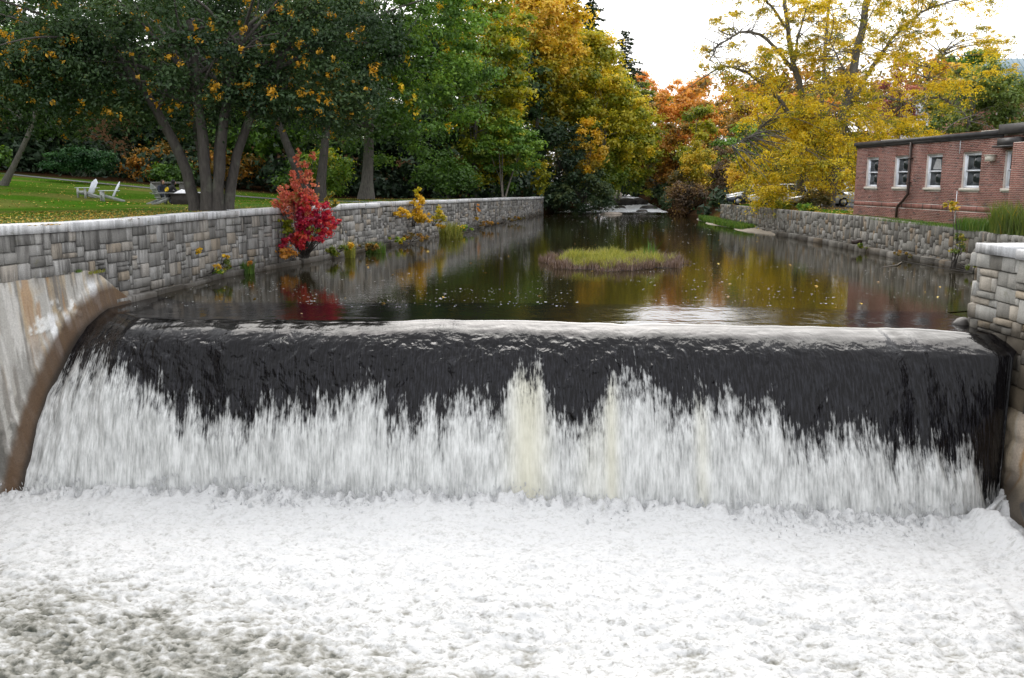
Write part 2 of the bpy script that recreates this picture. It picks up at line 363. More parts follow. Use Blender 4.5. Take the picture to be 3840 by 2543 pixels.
fcol = m.mix(m.attr('plume'), m.ramp(m.math('ADD', m.math('MULTIPLY', st2, .5), m.math('MULTIPLY', st1, .5)), [(.36, (.32, .325, .32)), (.5, (.58, .585, .575)), (.6, (.74, .745, .735))]), (.66, .635, .50))
sk = m.n('ShaderNodeMapping', {'Vector': fl, 'Scale': (3.4, 1.9, 1), 'Rotation': (0, 0, .3)})
hw = m.math('ADD', m.math('MULTIPLY', m.noise(fmap((2.2, 2.0, 1)), 1.0, 2, .5, .6), .55), m.math('MULTIPLY', m.noise(sk, 1, 2.5, .5, .35), m.math('MULTIPLY', m.attr('steep'), 1.15)))
hw2 = m.math('ADD', hw, m.math('MULTIPLY', m.noise(fmap((17, 3.4, 1)), 1.0, 3, .6, .2), .17))
film = m.mix(m.math('MULTIPLY', m.ramp(m.math('ADD', m.math('MULTIPLY', st2, .55), m.math('MULTIPLY', m.noise(fmap((30, 2.6, 1)), 1., 3, .6), .45)), [(.46, 0.), (.68, .12)]), m.attr('sheet')), (.004, .0035, .004), (.25, .255, .31))
wsh = m.bsdf(Base_Color=film, Roughness=.07, IOR=1.28, Normal=m.bump(m.math('MULTIPLY', hw2, m.math('ADD', .12, m.attr('steep'))), .95, .12))
fsh = m.bsdf(Base_Color=fcol, Roughness=.85, Specular_IOR_Level=.2, Normal=m.bump(m.math('ADD', st2, st3), .45, .05))
FALL = m.done(m.n('ShaderNodeMixShader', {0: mask, 1: wsh.outputs[0], 2: fsh.outputs[0]}))
wf = mk('waterfall', np.concatenate(V), gridfaces(len(V), NA), FALL, smooth=True, attrs={'foam': (np.concatenate(foam), 'POINT'), 'plume': (np.clip(np.concatenate(tintp), 0, 1)*.75, 'POINT'), 'flow': (np.concatenate(flow), 'POINT'), 'steep': (np.concatenate(steep), 'POINT'), 'sheet': (np.concatenate(sheet_), 'POINT')})
tag(wf, 'smooth dark sheet of water breaking into white foam over the dam', 'waterfall', kind='structure')

# ------------------------------------------------------------------ churning pool below
PZ = -4.0
NXp, NYp = 570, 290
X, Y = np.meshgrid(np.linspace(-14.2, 12.6, NXp), np.linspace(21.9, 8.5, NYp))
foot = np.interp(X.ravel(), FX, FY).reshape(X.shape)
dd = foot - Y                                            # distance downstream of the foot
wx = X + .5*(fbm(X*.6, Y*.6, 3, 90) - .5)*2; wy = Y + .5*(fbm(X*.6, Y*.6, 3, 91) - .5)*2
big = fbm(wx*.45, wy*.6, 3, 92) - .5
lum = .5 - billow(wx*2.0, wy*2.7, 4, 93, .58)
fine = .4 - billow(wx*6.5, wy*8.5, 3, 94, .55)
near = 1 - sstep(0, 2.2, dd)
Z = PZ + .26*big + .17*lum*(.35 + .65*sstep(0, 5, dd)) + .085*fine + .12*np.exp(-((dd - .7)/.9)**2) + .55*np.exp(-((dd - .2)/.4)**2)*(fbm(X*7.2, Y*2.3, 4, 96) - .35)
rid = np.exp(-((X - (11.35 - .16*(18.9 - Y) - .9*sstep(15, 19, Y)))/(.38 + .09*np.clip(18.9 - Y, 0, 9)))**2)*sstep(19.3, 18.2, Y)*sstep(9, 15, Y)
Z = Z + .55*rid*(.8 + .4*lum) + .25*sstep(10.6, 11.6, X)*sstep(14, 17, Y)
patch = sstep(.47, .66, fbm(X*.22 + 4, Y*.35 + 9, 3, 98))
lowl = sstep(16.2, 12.2, Y + .55*(X + 4.5) + 2.2*(fbm(X*.5, Y*.5, 3, 97) - .5))
cov = 1.08 - .42*sstep(1.5, 8.5, dd) - .43*lowl - .22*patch*sstep(4, 8, dd) + .35*rid
m = NT('churned pool water')
o1 = m.noise(m.obj((1, 1.35, 1)), 2.1, 5, .62, .5); o2 = m.noise(m.obj((1, 1.3, 1)), 6.5, 4, .6, .3)
vo = m.n('ShaderNodeTexVoronoi', {'Vector': m.obj((1, 1.45, 1)), 'Scale': 3.6, 'Randomness': 1.0}, feature='DISTANCE_TO_EDGE').outputs[0]
vs = m.math('SUBTRACT', .32, m.math('MINIMUM', vo, .5))
val = m.math('ADD', m.math('ADD', m.math('MULTIPLY', m.math('SUBTRACT', o1, .5), 1.15), m.math('MULTIPLY', m.math('SUBTRACT', o2, .5), .85)), m.math('ADD', m.attr('cov'), m.math('ADD', m.math('MULTIPLY', vs, .5), m.math('MULTIPLY', m.attr('crest'), 1.2))))
dark = m.bsdf(Base_Color=(.045, .05, .043), Roughness=.18, IOR=1.33, Normal=m.bump(o2, .5, .05))
spk = m.noise(m.obj((1, 1.25, 1)), 11, 5, .72, .4); spk2 = m.noise(m.obj((.8, 1.3, 1)), 4.2, 4, .65, .6)
spm = m.math('ADD', m.math('MULTIPLY', spk, .6), m.math('MULTIPLY', spk2, .4))
colf = m.ramp(val, [(.25, (.13, .125, .10)), (.50, (.30, .295, .27)), (.74, (.50, .50, .495)), (1.0, (.59, .59, .59))])
colf = m.mix(m.math('MULTIPLY', m.ramp(spm, [(.36, 1.), (.50, 0.)]), m.attr('far')), colf, (.20, .195, .17))
fsh = m.bsdf(Base_Color=colf, Roughness=.9, Specular_IOR_Level=.15, Normal=m.bump(m.math('ADD', o2, m.noise(m.obj(), 17, 4, .6)), .38, .05))
POOL = m.done(m.n('ShaderNodeMixShader', {0: m.ramp(val, [(.10, 0.), (.42, 1.)]), 1: dark.outputs[0], 2: fsh.outputs[0]}))
pw = mk('pool_water', np.stack([X, Y, Z], -1).reshape(-1, 3), gridfaces(NYp, NXp), POOL, smooth=True, attrs={'cov': (cov.ravel(), 'POINT'), 'crest': ((lum*.5 + fine*.35).ravel(), 'POINT'), 'far': ((.38 + .5*sstep(.5, 7, dd)).ravel(), 'POINT')})
tag(pw, kind='structure')

# ------------------------------------------------------------------ spray thrown up along the foot and the breaking edge
rng = np.random.default_rng(71)
n = 9000; Xs = rng.uniform(-12.6, 11.4, n); fy = smoothed(Xs, FX, FY); hgt_ = rng.random(n)**2.2*(.12 + .5*fbm(Xs*1.3, Xs*0, 3, 72)); dy = rng.normal(.18, .38, n)
Cs = np.stack([Xs, fy - dy, PZ + .05 + hgt_*np.exp(-(dy/.7)**2)], 1)
nn = rng.normal(size=(n, 3)); nn /= np.linalg.norm(nn, axis=1)[:, None]
tt2 = np.stack([rng.normal(0, .25, n), rng.normal(0, .4, n), np.ones(n)], 1); tt2 /= np.linalg.norm(tt2, axis=1)[:, None]; bb2 = np.cross(tt2, nn); bb2 /= np.linalg.norm(bb2, axis=1)[:, None]
Ls = (np.clip(rng.lognormal(-3.3, .5, n), .012, .10))[:, None]; ws_ = Ls*rng.uniform(.3, .7, (n, 1))
Vs = np.stack([Cs - tt2*Ls, Cs + bb2*ws_, Cs + tt2*Ls, Cs - bb2*ws_], 1).reshape(-1, 3)
m = NT('white spray'); d_ = m.n('ShaderNodeBsdfDiffuse', {'Color': (.6, .605, .61)}); t_ = m.n('ShaderNodeBsdfTranslucent', {'Color': (.6, .605, .61)})
SPRAY = m.done(m.n('ShaderNodeMixShader', {0: .5, 1: d_.outputs[0], 2: t_.outputs[0]}))
tag(mk('water_spray', Vs, np.arange(n*4).reshape(-1, 4), SPRAY), kind='stuff')

# ------------------------------------------------------------------ stone walls
def stone_mat(name, lo, mid, hi, warm, stain=.75):
    m = NT(name); t = m.attr('tint'); c = m.ramp(t, [(0., lo), (.45, mid), (.8, hi), (1., warm)])
    gr = m.noise(m.obj(), 34, 4, .7); c = m.mix(1.0, c, m.ramp(gr, [(.25, .68), (.75, 1.25)]), 'MULTIPLY')
    st = m.noise(m.obj((4.2, 4.2, .35)), 1.3, 5, .65); bl = m.noise(m.obj(), .55, 3)
    sm = m.math('MULTIPLY', m.ramp(st, [(.44, 0.), (.62, 1.)]), m.ramp(bl, [(.34, 0.), (.55, stain)]))
    c = m.mix(sm, c, (.035, .032, .030))
    wst = m.noise(m.obj((7, 7, .5)), 1.1, 4, .6); c = m.mix(m.math('MULTIPLY', m.ramp(wst, [(.63, 0.), (.72, .5)]), 1.0), c, (.62, .63, .63))
    ms = m.noise(m.obj((1, 1, 1.6)), 1.9, 5, .7); c = m.mix(m.ramp(ms, [(.60, 0.), (.72, .55)]), c, (.11, .105, .05))
    wet = m.n('ShaderNodeSeparateXYZ', {0: m.obj()}).outputs[2]
    wz = m.ramp(m.math('ADD', wet, m.math('MULTIPLY', bl, .9)), [(.45, .88), (1.25, 0.)])
    c = m.mix(wz, c, (.045, .036, .026))
    return m.done(m.bsdf(Base_Color=c, Roughness=.92, Specular_IOR_Level=.25, Normal=m.bump(gr, .55, .03)))
STONE_L = stone_mat('grey granite rubble', (.135, .13, .122), (.265, .257, .243), (.38, .37, .355), (.31, .26, .20), .7)
STONE_R = stone_mat('buff fieldstone rubble', (.165, .152, .135), (.30, .283, .25), (.41, .39, .355), (.32, .235, .15), .3)
MORTAR_L = stone_mat('dark wall mortar', (.08, .08, .08), (.17, .165, .155), (.14, .14, .13), (.10, .09, .08))
MORTAR_R = stone_mat('buff wall mortar', (.10, .09, .08), (.17, .155, .13), (.2, .19, .17), (.16, .13, .1), .4)
CAPM = stone_mat('pale granite coping', (.52, .52, .52), (.63, .63, .64), (.74, .74, .75), (.64, .62, .57), .45)
def pack(rng, nw, nh, ws, hs, ok=None, free=False):
    occ = np.zeros((nh, nw), bool); out = []
    if ok is not None: occ |= ~ok
    for r in range(nh):
        for c in range(nw):
            if occ[r, c]: continue
            w = int(rng.choice(ws)); h = int(rng.choice(hs)); h = h if free else min(h, w + (rng.random() < .2))
            k = 0
            while k < w and c + k < nw and not occ[r, c + k]: k += 1
            w = k
            h = min(h, nh - r)
            if nh - r - h == 1: h += 1
            while h > 1 and occ[r:r + h, c:c + w].any(): h -= 1
            occ[r:r + h, c:c + w] = True; out.append((c, r, w, h))
    return out
def stone_geo(rng, w, h, depth, cham, bev):
    j = lambda s: rng.uniform(-s, s)
    cw = [rng.uniform(.4, 1)*cham for _ in range(4)]
    o = [(-w/2 + cw[0], -h/2), (w/2 - cw[1], -h/2), (w/2, -h/2 + cw[1]), (w/2, h/2 - cw[2]), (w/2 - cw[2], h/2), (-w/2 + cw[3], h/2), (-w/2, h/2 - cw[3]), (-w/2, -h/2 + cw[0])]
    o = [(a + j(.012), b + j(.012)) for a, b in o]
    tx, ty_ = j(.04), j(.05)
    V = [(a, b, -.12) for a, b in o] + [(a, b, depth*.55) for a, b in o] + [(a*(1 - bev/w), b*(1 - bev/h), depth + a*tx + b*ty_ + j(.006)) for a, b in o]
    F = [(i, (i+1) % 8, (i+1) % 8 + 8, i + 8) for i in range(8)] + [(i + 8, (i+1) % 8 + 8, (i+1) % 8 + 16, i + 16) for i in range(8)] + [tuple(range(16, 24))]
    return np.array(V), F
def build_wall(root, path, nrm, zlo, ztop, cell, ws, hs, cham, mat, mortar, seed, keep=300, ok=None, depth=(.03, .075), gap=.022, name='stone', batter=0.0, tintw=None):
    """path(s)->(x,y); zlo/ztop(s); stones placed in the (s,z) sheet"""
    rng = np.random.default_rng(seed)
    Ltot = path['L']; nw = int(Ltot/cell); nh = path['nh']
    rects = pack(rng, nw, nh, ws, hs, None if ok is None else ok(nw, nh), name == 'stone' and cham > .06)
    items = []
    for c, r, w, h in rects:
        s = (c + w/2)*cell; x, y, tx, ty_, nx, ny = path['f'](s)
        z0, z1 = zlo(y), ztop(y); zc = z0 + (r + h/2)/nh*(z1 - z0); hh = h/nh*(z1 - z0)
        V, F = stone_geo(rng, max(w*cell - gap, .05), max(hh - gap, .05), rng.uniform(*depth), min(cham, .3*min(w*cell, hh)), .020 + .25*cham)
        out = V[:, 2] + batter*(ztop(y) - zc - V[:, 1])
        P = np.stack([x + tx*V[:, 0] + nx*out, y + ty_*V[:, 0] + ny*out, zc + V[:, 1]], 1)
        t = float(np.clip(rng.beta(1.3, 1.2), 0, 1))*.9
        if rng.random() < .16: t = rng.uniform(.88, 1)
        items.append((w*hh*cell/(y*y + x*x), P, F, t))
    items.sort(key=lambda i: -i[0])
    for k, (a, P, F, t) in enumerate(items[:keep]):
        mk(name, P, F, mat, root, False, {'tint': (np.full(len(F), t), 'FACE')})
    if len(items) > keep:
        b = MB()
        for a, P, F, t in items[keep:]: b.add(P, F, t)
        tag(b.build(name + '_courses', mat, root), kind='stuff')
def mkpath(pts, n=400):
    p = np.array(pts, float); d = np.concatenate([[0], np.cumsum(np.hypot(*np.diff(p, axis=0).T))])
    def f(s):
        x = np.interp(s, d, p[:, 0]); y = np.interp(s, d, p[:, 1]); e = .25
        tx = np.interp(s + e, d, p[:, 0]) - np.interp(s - e, d, p[:, 0]); ty_ = np.interp(s + e, d, p[:, 1]) - np.interp(s - e, d, p[:, 1])
        l = math.hypot(tx, ty_); tx /= l; ty_ /= l
        return float(x), float(y), tx, ty_, ty_, -tx           # normal to the right of travel
    return {'f': f, 'L': float(d[-1]), 'd': d}
def sheet(root, name, path, z0, z1, out, mat, n=140, tint=.5, s0=0, s1=None):
    V = []
    for s in np.linspace(s0, s1 or path['L'], n):
        x, y, tx, ty_, nx, ny = path['f'](s)
        for z, o in ((z1(y), -.5), (z1(y), out), (z0(y), out)): V.append((x + nx*o, y + ny*o, z))
    return mk(name, V, gridfaces(n, 3)[:, ::-1], mat, root, False, {'tint': (np.full((n - 1)*2, tint), 'FACE')})
def copings(root, path, ztop, th, over, wid, lens, mat, seed, s0=0, s1=None, name='coping_stone'):
    rng = np.random.default_rng(seed); s = s0; s1 = s1 or path['L']
    while s < s1 - .3:
        L = min(rng.uniform(*lens), s1 - s); b = MB(); pts = []; nseg = max(2, int(L/.8) + 1)
        dz = rng.uniform(-.022, .022)
        V = []
        for k in range(nseg):
            sk = s + .006 + (L - .012)*k/(nseg - 1); x, y, tx, ty_, nx, ny = path['f'](sk); zt = ztop(y) + dz
            for o, z in ((over, zt - th), (over + .004, zt - .02), (over - .018, zt), (-wid, zt + .005), (-wid, zt - th)): V.append((x + nx*o, y + ny*o, z))
        F = []
        for k in range(nseg - 1):
            for a in range(5): F.append((k*5 + a, k*5 + (a+1) % 5, (k+1)*5 + (a+1) % 5, (k+1)*5 + a))
        F += [tuple(range(5))[::-1], tuple((nseg - 1)*5 + a for a in range(5))]
        F = [f[::-1] for f in F]
        mk(name, V, F, mat, root, False, {'tint': (np.full(len(F), rng.uniform(.25, .85)), 'FACE')}); s += L

# left river wall
LP = mkpath([(float(xl(y)), y) for y in np.concatenate([[17.0, 20, 24.46, 26.5, 28.38, 31, 33.5, 35.3, 37.1, 40, 42.65, 46], np.arange(50, 99, 4)])])
LP['nh'] = 17
lw = thing('river_wall', 'long grey granite rubble wall with pale coping along the lawn', 'wall', (-12, 24, 0))
def zlo_l(y): return float(np.interp(y, [10, 25.2, 26.4, 200], [-.25, -.25, -.25, -.25]))
def ztp_l(y): return float(zl_top(y)) - .26
def ok_l(nw, nh):
    ok = np.ones((nh, nw), bool)
    for c in range(nw):
        y = LP['f']((c + .5)*.145)[1]
        for r in range(nh):
            z = zlo_l(y) + (r + .5)/nh*(ztp_l(y) - zlo_l(y))
            if z < np.interp(y, [25.0, 25.9, 26.8], [1.08, .62, -.4]): ok[r, c] = False
    return ok
sheet(lw, 'wall_core', LP, lambda y: float(np.interp(y, [20, 25.3, 26.5, 27], [.95, .8, -.6, -.6])), lambda y: ztp_l(y) + .01, .012, MORTAR_L)
build_wall(lw, LP, None, zlo_l, ztp_l, .145, [1, 2, 3, 3, 4, 4, 5, 6], [1, 2, 2, 2, 3, 3], .032, STONE_L, MORTAR_L, 11, 300, ok_l)
copings(lw, LP, lambda y: float(zl_top(y)), .25, .10, .55, (1.9, 3.6), CAPM, 12)
# footing ledge at the waterline
FP = mkpath([(float(xl(y)) + .12, y) for y in (25.9, 27, 28.4, 31, 33.5, 36, 39, 43, 48, 55, 66)])
FP['nh'] = 2
build_wall(lw, FP, None, lambda y: -.35, lambda y: .10 + .14*float(vnoise(y*.8, 0., 3)), .3, [3, 4, 5, 7], [2], .05, STONE_L, MORTAR_L, 13, 40, None, (.0, .16), .03, 'footing_stone')

# concrete abutment below the left wall
m = NT('stained old concrete'); cc = m.attr('col', 'Vector'); n1 = m.noise(m.obj(), 22, 5, .7)
c = m.mix(1.0, cc, m.ramp(n1, [(.25, .72), (.75, 1.22)]), 'MULTIPLY')
CONC = m.done(m.bsdf(Base_Color=c, Roughness=.85, Normal=m.bump(n1, .5, .04)))
ys = np.linspace(16.5, 26.6, 220); zs = np.linspace(-5.2, 1.12, 150)
YY, ZZ = np.meshgrid(ys, zs)
Ztop = np.interp(YY, [25.0, 25.6, 26.1, 26.6], [1.12, .9, .45, .1]); ZZ = np.minimum(ZZ, Ztop)
st_f = fbm(YY*2.6, ZZ*.22, 4, 101); st_g = fbm(YY*5.5, ZZ*.35 + 4, 4, 102); bl_ = fbm(YY*.9, ZZ*.9, 4, 103)
colr = np.zeros(YY.shape + (3,)); base = np.array([.40, .385, .355])
colr[:] = base*(.7 + .55*bl_[..., None])
def mixc(c, k): colr[:] = colr*(1 - k[..., None]) + np.array(c)*k[..., None]
mixc((.20, .185, .165), sstep(.48, .62, st_f)*.85)
mixc((.46, .34, .19), sstep(.52, .66, st_g)*.5*sstep(-2.6, .2, ZZ)); mixc((.60, .58, .55), sstep(.58, .7, fbm(YY*7 + 11, ZZ*.5, 4, 115))*.6); mixc((.14, .12, .10), sstep(.58, .68, fbm(YY*9 + 3, ZZ*.6, 4, 116))*.6)
mixc((.36, .20, .075), sstep(.63, .72, fbm(YY*4.1 + 9, ZZ*.5, 3, 104))*.7*sstep(-1.5, .6, ZZ))
mixc((.09, .085, .075), sstep(.45, .6, fbm(YY*3 + 30, ZZ*1.6, 5, 105))*sstep(-.8, -2.2, ZZ)*sstep(24.2, 22.6, YY)*.75)
warp = .5*(fbm(YY*2.3, ZZ*2.3, 4, 113) - .5); wav = .16*(fbm(YY*1.6, ZZ*0 + 2, 3, 106) - .5)*2
rib = np.exp(-((ZZ - .16 - wav - warp*.8 - .10*(YY - 23.3))/.20)**2) + .8*np.exp(-((ZZ + .12 - wav - warp - .12*(YY - 23.3))/.07)**2)
crust = sstep(.52, .66, fbm(YY*4.2, ZZ*4.2, 5, 107)*.75 + .28*rib*sstep(22.2, 22.8, YY)*sstep(24.9, 24.2, YY))
mixc((.74, .74, .72), crust*.9*sstep(22.1, 22.6, YY)*sstep(25.0, 24.2, YY)*sstep(.0, .4, rib))
mixc((.50, .36, .18), sstep(.5, .7, fbm(YY*2.6 + 5, ZZ*2, 4, 114))*.55*np.exp(-((ZZ - .3)/.4)**2)*sstep(22.2, 22.7, YY)*sstep(24.6, 24.1, YY))
drip_len = .15 + 1.15*np.clip(vnoise(YY*5.5, YY*0, 108) - .25, 0, 1)**1.3*1.5
drip = sstep(.46, .60, vnoise(YY*10 + .6*warp, YY*0 + 5, 109))*sstep(-.05 - drip_len, .25 - drip_len, ZZ)*sstep(.25, -.02, ZZ + warp*.5)*sstep(22.95, 23.1, YY)*sstep(24.05, 23.85, YY)
mixc((.78, .78, .78), drip*.93)
mixc((.76, .77, .78), sstep(.56, .66, fbm(YY*2.2 + 3, ZZ*1.3, 4, 110))*sstep(24.0, 24.5, YY)*sstep(25.6, 25.1, YY)*.8*sstep(-1.0, -.2, ZZ)*sstep(1.0, .7, ZZ))
kx = int(np.argmin(np.abs(np.linspace(-13.4, 12.1, NA) + 11.9))); _y = ys_[kx] - np.linspace(-2, T_[kx]*1.06, 300); _xs = ys_[kx] - _y
_xp = np.clip(_xs - 1.25, 0, 9)/PL[kx]; _z = np.where(_xs < 1.25, -.025 - (.15*np.clip(_xs, 0, 9) + .10*np.clip(_xs, 0, 9)**2), -.3688 - .40*_xp*PL[kx] - (3.73 - .40*PL[kx])*_xp**2)
zw = np.interp(YY, _y[::-1], _z[::-1])
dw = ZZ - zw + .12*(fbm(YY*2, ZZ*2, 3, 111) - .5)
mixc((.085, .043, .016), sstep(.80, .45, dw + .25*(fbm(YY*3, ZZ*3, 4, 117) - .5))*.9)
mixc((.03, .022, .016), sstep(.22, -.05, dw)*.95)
outn = .055 + (.08 + .05*np.clip(-ZZ, 0, 4))*sstep(.75, -.2, dw) + .10*(1.12 - ZZ) + .03*(fbm(YY*1.5, ZZ*1.5, 4, 112) - .5) + .05*sstep(.9, .7, dw) + .02*crust
base_x = xl(YY.ravel()).reshape(YY.shape)
ab = mk('concrete_abutment', np.stack([base_x + outn*.98, YY - outn*.18, ZZ], -1).reshape(-1, 3), gridfaces(150, 220), CONC, smooth=True, attrs={'col': (colr.reshape(-1, 3), 'POINT')})
tag(ab, 'stained concrete dam abutment with white lime drips and brown wet edge', 'abutment')

# right river wall
RP = mkpath([(float(xr(y)), y) for y in (78, 74, 70, 65, 60, 55, 51, 47, 43, 39, 35.5, 31, 27, 22.6)])
RP['nh'] = 15
rw = thing('river_wall', 'rough fieldstone wall below the red brick building', 'wall', (18.4, 46, 0))
sheet(rw, 'wall_core', RP, lambda y: -.6, lambda y: float(zr_top(y)) - .03, .01, MORTAR_R)
build_wall(rw, RP, None, lambda y: -.12, lambda y: float(zr_top(y)), .12, [2, 2, 3, 3, 4], [2, 3, 4, 4, 5], .085, STONE_R, MORTAR_R, 21, 300, None, (.03, .09), .028)
RF = mkpath([(float(xr(y)) - .12, y) for y in (66, 60, 55, 51, 47, 43, 39, 35.5, 31, 27)]); RF['nh'] = 2
build_wall(rw, RF, None, lambda y: -.4, lambda y: .30, .3, [2, 3, 4], [1, 2], .1, STONE_R, MORTAR_R, 22, 60, None, (.05, .3), .04, 'footing_stone')

# right dam abutment: two faces meeting in a quoined corner
AP = mkpath([(18.6, 22.5), (15, 22.5), (12.0, 22.5), (11.72, 22.2), (11.76, 20), (11.8, 16), (11.8, 10)]); AP['nh'] = 19
ra = thing('dam_abutment', 'tall stepped granite abutment with pale coping at the right end of the dam', 'abutment', (11.8, 20, -2))
STONE_A = stone_mat('bleached granite blocks', (.22, .205, .18), (.36, .345, .31), (.47, .455, .425), (.40, .30, .18), .22)
sheet(ra, 'wall_core', AP, lambda y: -5.0, lambda y: 1.84, .0, MORTAR_R)
build_wall(ra, AP, None, lambda y: -1.6, lambda y: 1.84, .18, [2, 3, 3, 4, 5], [1, 2, 2, 3], .028, STONE_A, MORTAR_R, 31, 300, None, (.05, .13), .02, 'block', .03)
copings(ra, AP, lambda y: 2.06, .23, .16, 1.2, (1.3, 2.2), CAPM, 32)
# rough rock footing under the blocks
ys = np.linspace(9, 21.6, 170); zs = np.linspace(-5.2, -1.25, 66); YY, ZZ = np.meshgrid(ys, zs)
lump = billow(YY*.9, ZZ*1.1, 4, 121); cr_ = fbm(YY*3, ZZ*1.0, 4, 122)
outn = .05 + .06*(-1.3 - ZZ) + .22*(lump - .3)*sstep(-1.3, -2.2, ZZ) + .5*sstep(-2.9, -3.5, ZZ + .3*lump)*sstep(20.0, 18.5, YY) + .06*(cr_ - .5)
colr = np.zeros(YY.shape + (3,)); colr[:] = np.array([.44, .36, .26])*(.65 + .6*cr_[..., None])
mixc((.46, .25, .09), sstep(.5, .68, fbm(YY*2.2, ZZ*.5, 4, 123))*.7); mixc((.60, .56, .50), sstep(.55, .7, fbm(YY*2.8 + 4, ZZ*.7, 4, 124))*.6)
mixc((.05, .04, .03), sstep(-2.7, -3.4, ZZ + .5*(cr_ - .5))*.9); mixc((.06, .045, .03), sstep(20.9, 21.4, YY)*.8)
mk('rock_footing', np.stack([11.78 - outn, YY, ZZ], -1).reshape(-1, 3), gridfaces(66, 170)[:, ::-1], CONC, ra, True, {'col': (colr.reshape(-1, 3), 'POINT')})

# jet of water from the abutment
WHITEW = simple('aerated white water', (.66, .67, .675), .6, .12, 14, .6)
rng = np.random.default_rng(77); b = MB(); k = np.linspace(0, 1, 12)
for q in range(9):
    e = rng.normal(0, .10, 3); P = np.stack([11.68 - 1.5*k + e[0]*k, 19.85 - 1.4*k + e[1]*k, -3.62 + .06*k - .45*k*k + e[2]*k*.6], 1)
    b.tube(P, (.018 + .035*k)*(1 + .5*rng.random(12)), 6)
jt = b.build('water_jet', WHITEW, None, True); tag(jt, 'thin spout of white water shooting from the right abutment into the pool', 'water jet')

# ------------------------------------------------------------------ brick building on the right bank
BRICK = NT('red brick'); t = BRICK.attr('tint')
c = BRICK.ramp(t, [(0., (.11, .07, .062)), (.12, (.25, .105, .085)), (.5, (.34, .15, .118)), (1., (.42, .195, .15))])
bn = BRICK.noise(BRICK.obj(), 1.1, 4); c = BRICK.mix(1.0, c, BRICK.ramp(bn, [(.3, .62), (.7, 1.15)]), 'MULTIPLY')
BRICKM = BRICK.done(BRICK.bsdf(Base_Color=c, Roughness=.9, Normal=BRICK.bump(BRICK.noise(BRICK.obj(), 40, 3), .4, .01)))
JOINT = simple('lime mortar joints', (.62, .55, .50), .95, .15, 9, .2)
PAINT = simple('white painted sash', (.84, .87, .92), .5, .06, 6)
SILLM = simple('cast stone sill', (.62, .58, .50), .8, .12, 8, .2)
DARKMET = simple('weathered dark flashing', (.045, .042, .042), .55, .4, 3, .2)
RUSTMET = simple('rusty roof edge', (.22, .11, .06), .8, .6, 2.2, .3)
PIPEM = simple('brown painted downpipe', (.045, .028, .022), .5, .2, 6)
m = NT('dark window glass'); GLASS = m.done(m.bsdf(Base_Color=(.018, .024, .024), Roughness=.06, IOR=1.5, Specular_IOR_Level=.5))
CURT = simple('pale curtain', (.42, .42, .42), .9, .25, 9)
bld = thing('brick_building', 'single storey red brick building with five white sash windows', 'building', (19.6, 42, 1.7))
# facade frame: s = metres from the far corner towards the camera, z up, o = outward (towards the river)
A0 = np.array([18.97, 49.8]); fd = np.array([1.0, -12.0]); fd /= np.hypot(*fd); fn_ = np.array([fd[1], -fd[0]]); 
if fn_[0] > 0: fn_ = -fn_
BS = 1.06
def fp(s, z, o=0.0): return (A0[0] + (fd[0]*s + fn_[0]*o)*BS, A0[1] + (fd[1]*s + fn_[1]*o)*BS, 3.6 + (z - 3.6)*BS)
class FB(MB):
    def fbox(s, s0, s1, z0, z1, o0, o1, t=.5):
        V = [fp(a, z, o) for z in (z0, z1) for a, o in ((s0, o0), (s1, o0), (s1, o1), (s0, o1))]
        return s.add(V, [(0,1,2,3)[::-1], (4,5,6,7), (0,4,5,1)[::-1], (1,5,6,2)[::-1], (2,6,7,3)[::-1], (3,7,4,0)[::-1]], t)
Zb, Zt = 1.75, 5.36; SL = 17.0
wins = [(1.15, 2.33), (3.96, 5.18), (6.74, 7.98), (9.53, 10.78), (12.30, 13.40)]
WZ0, WZ1 = 3.32, 4.72
b = FB()
b.fbox(0, SL, Zb - .4, Zt + .02, -.40, -.36)                     # inner backing
segs = [0] + [v for w in wins for v in w] + [SL]
for i in range(0, len(segs), 2): b.fbox(segs[i], segs[i+1], Zb - .4, Zt, -.355, -.012)
for a, c_ in wins: b.fbox(a + .001, c_ - .001, Zb - .4, WZ0 - .001, -.354, -.013); b.fbox(a + .001, c_ - .001, WZ1 + .001, Zt, -.354, -.013)
b.build('wall', JOINT, bld)
b = MB(); e0 = fp(0, 0, -.4); 
b.add([(e0[0], e0[1], Zb - .4), (e0[0] + 9, e0[1] + .75, Zb - .4), (e0[0] + 9, e0[1] + .75, Zt), (e0[0], e0[1], Zt)], [(0, 1, 2, 3)[::-1]])
b.add([fp(0, Zt + .05, 0), fp(SL, Zt + .05, 0), fp(SL, Zt + .05, -9), fp(0, Zt + .05, -9)], [(0, 1, 2, 3)]); b.build('rear_wall', DARKMET, bld)
rng = np.random.default_rng(5); CH = .0677; BL = .2032; bricks = []
nrow = int((Zt - Zb)/CH) + 1; sold = (2.365, 2.575)
for r in range(nrow):
    z0 = Zb - .02 + r*CH; z1 = z0 + CH - .015
    if z1 > Zt: continue
    if z0 < sold[1] and z1 > sold[0]: continue
    off = -(BL/2)*(r % 2)
    k = 0
    while True:
        s0 = off + k*BL; s1 = s0 + BL - .014; k += 1
        if s0 > SL: break
        s0 = max(s0, 0.0)
        parts_ = [(s0, s1)]
        for a, c_ in wins:
            if z0 < WZ1 and z1 > WZ0 - .13:
                np_ = []
                for p0, p1 in parts_:
                    if p1 <= a or p0 >= c_: np_.append((p0, p1))
                    else:
                        if p0 < a - .03: np_.append((p0, a - .002))
                        if p1 > c_ + .03: np_.append((c_ + .002, p1))
                parts_ = np_
        for p0, p1 in parts_:
            if p1 - p0 > .02: bricks.append((p0, p1, z0, z1))
s0 = 0.0
while s0 < SL: bricks.append((s0, s0 + .051, sold[0] + .006, sold[1] - .006)); s0 += .0677
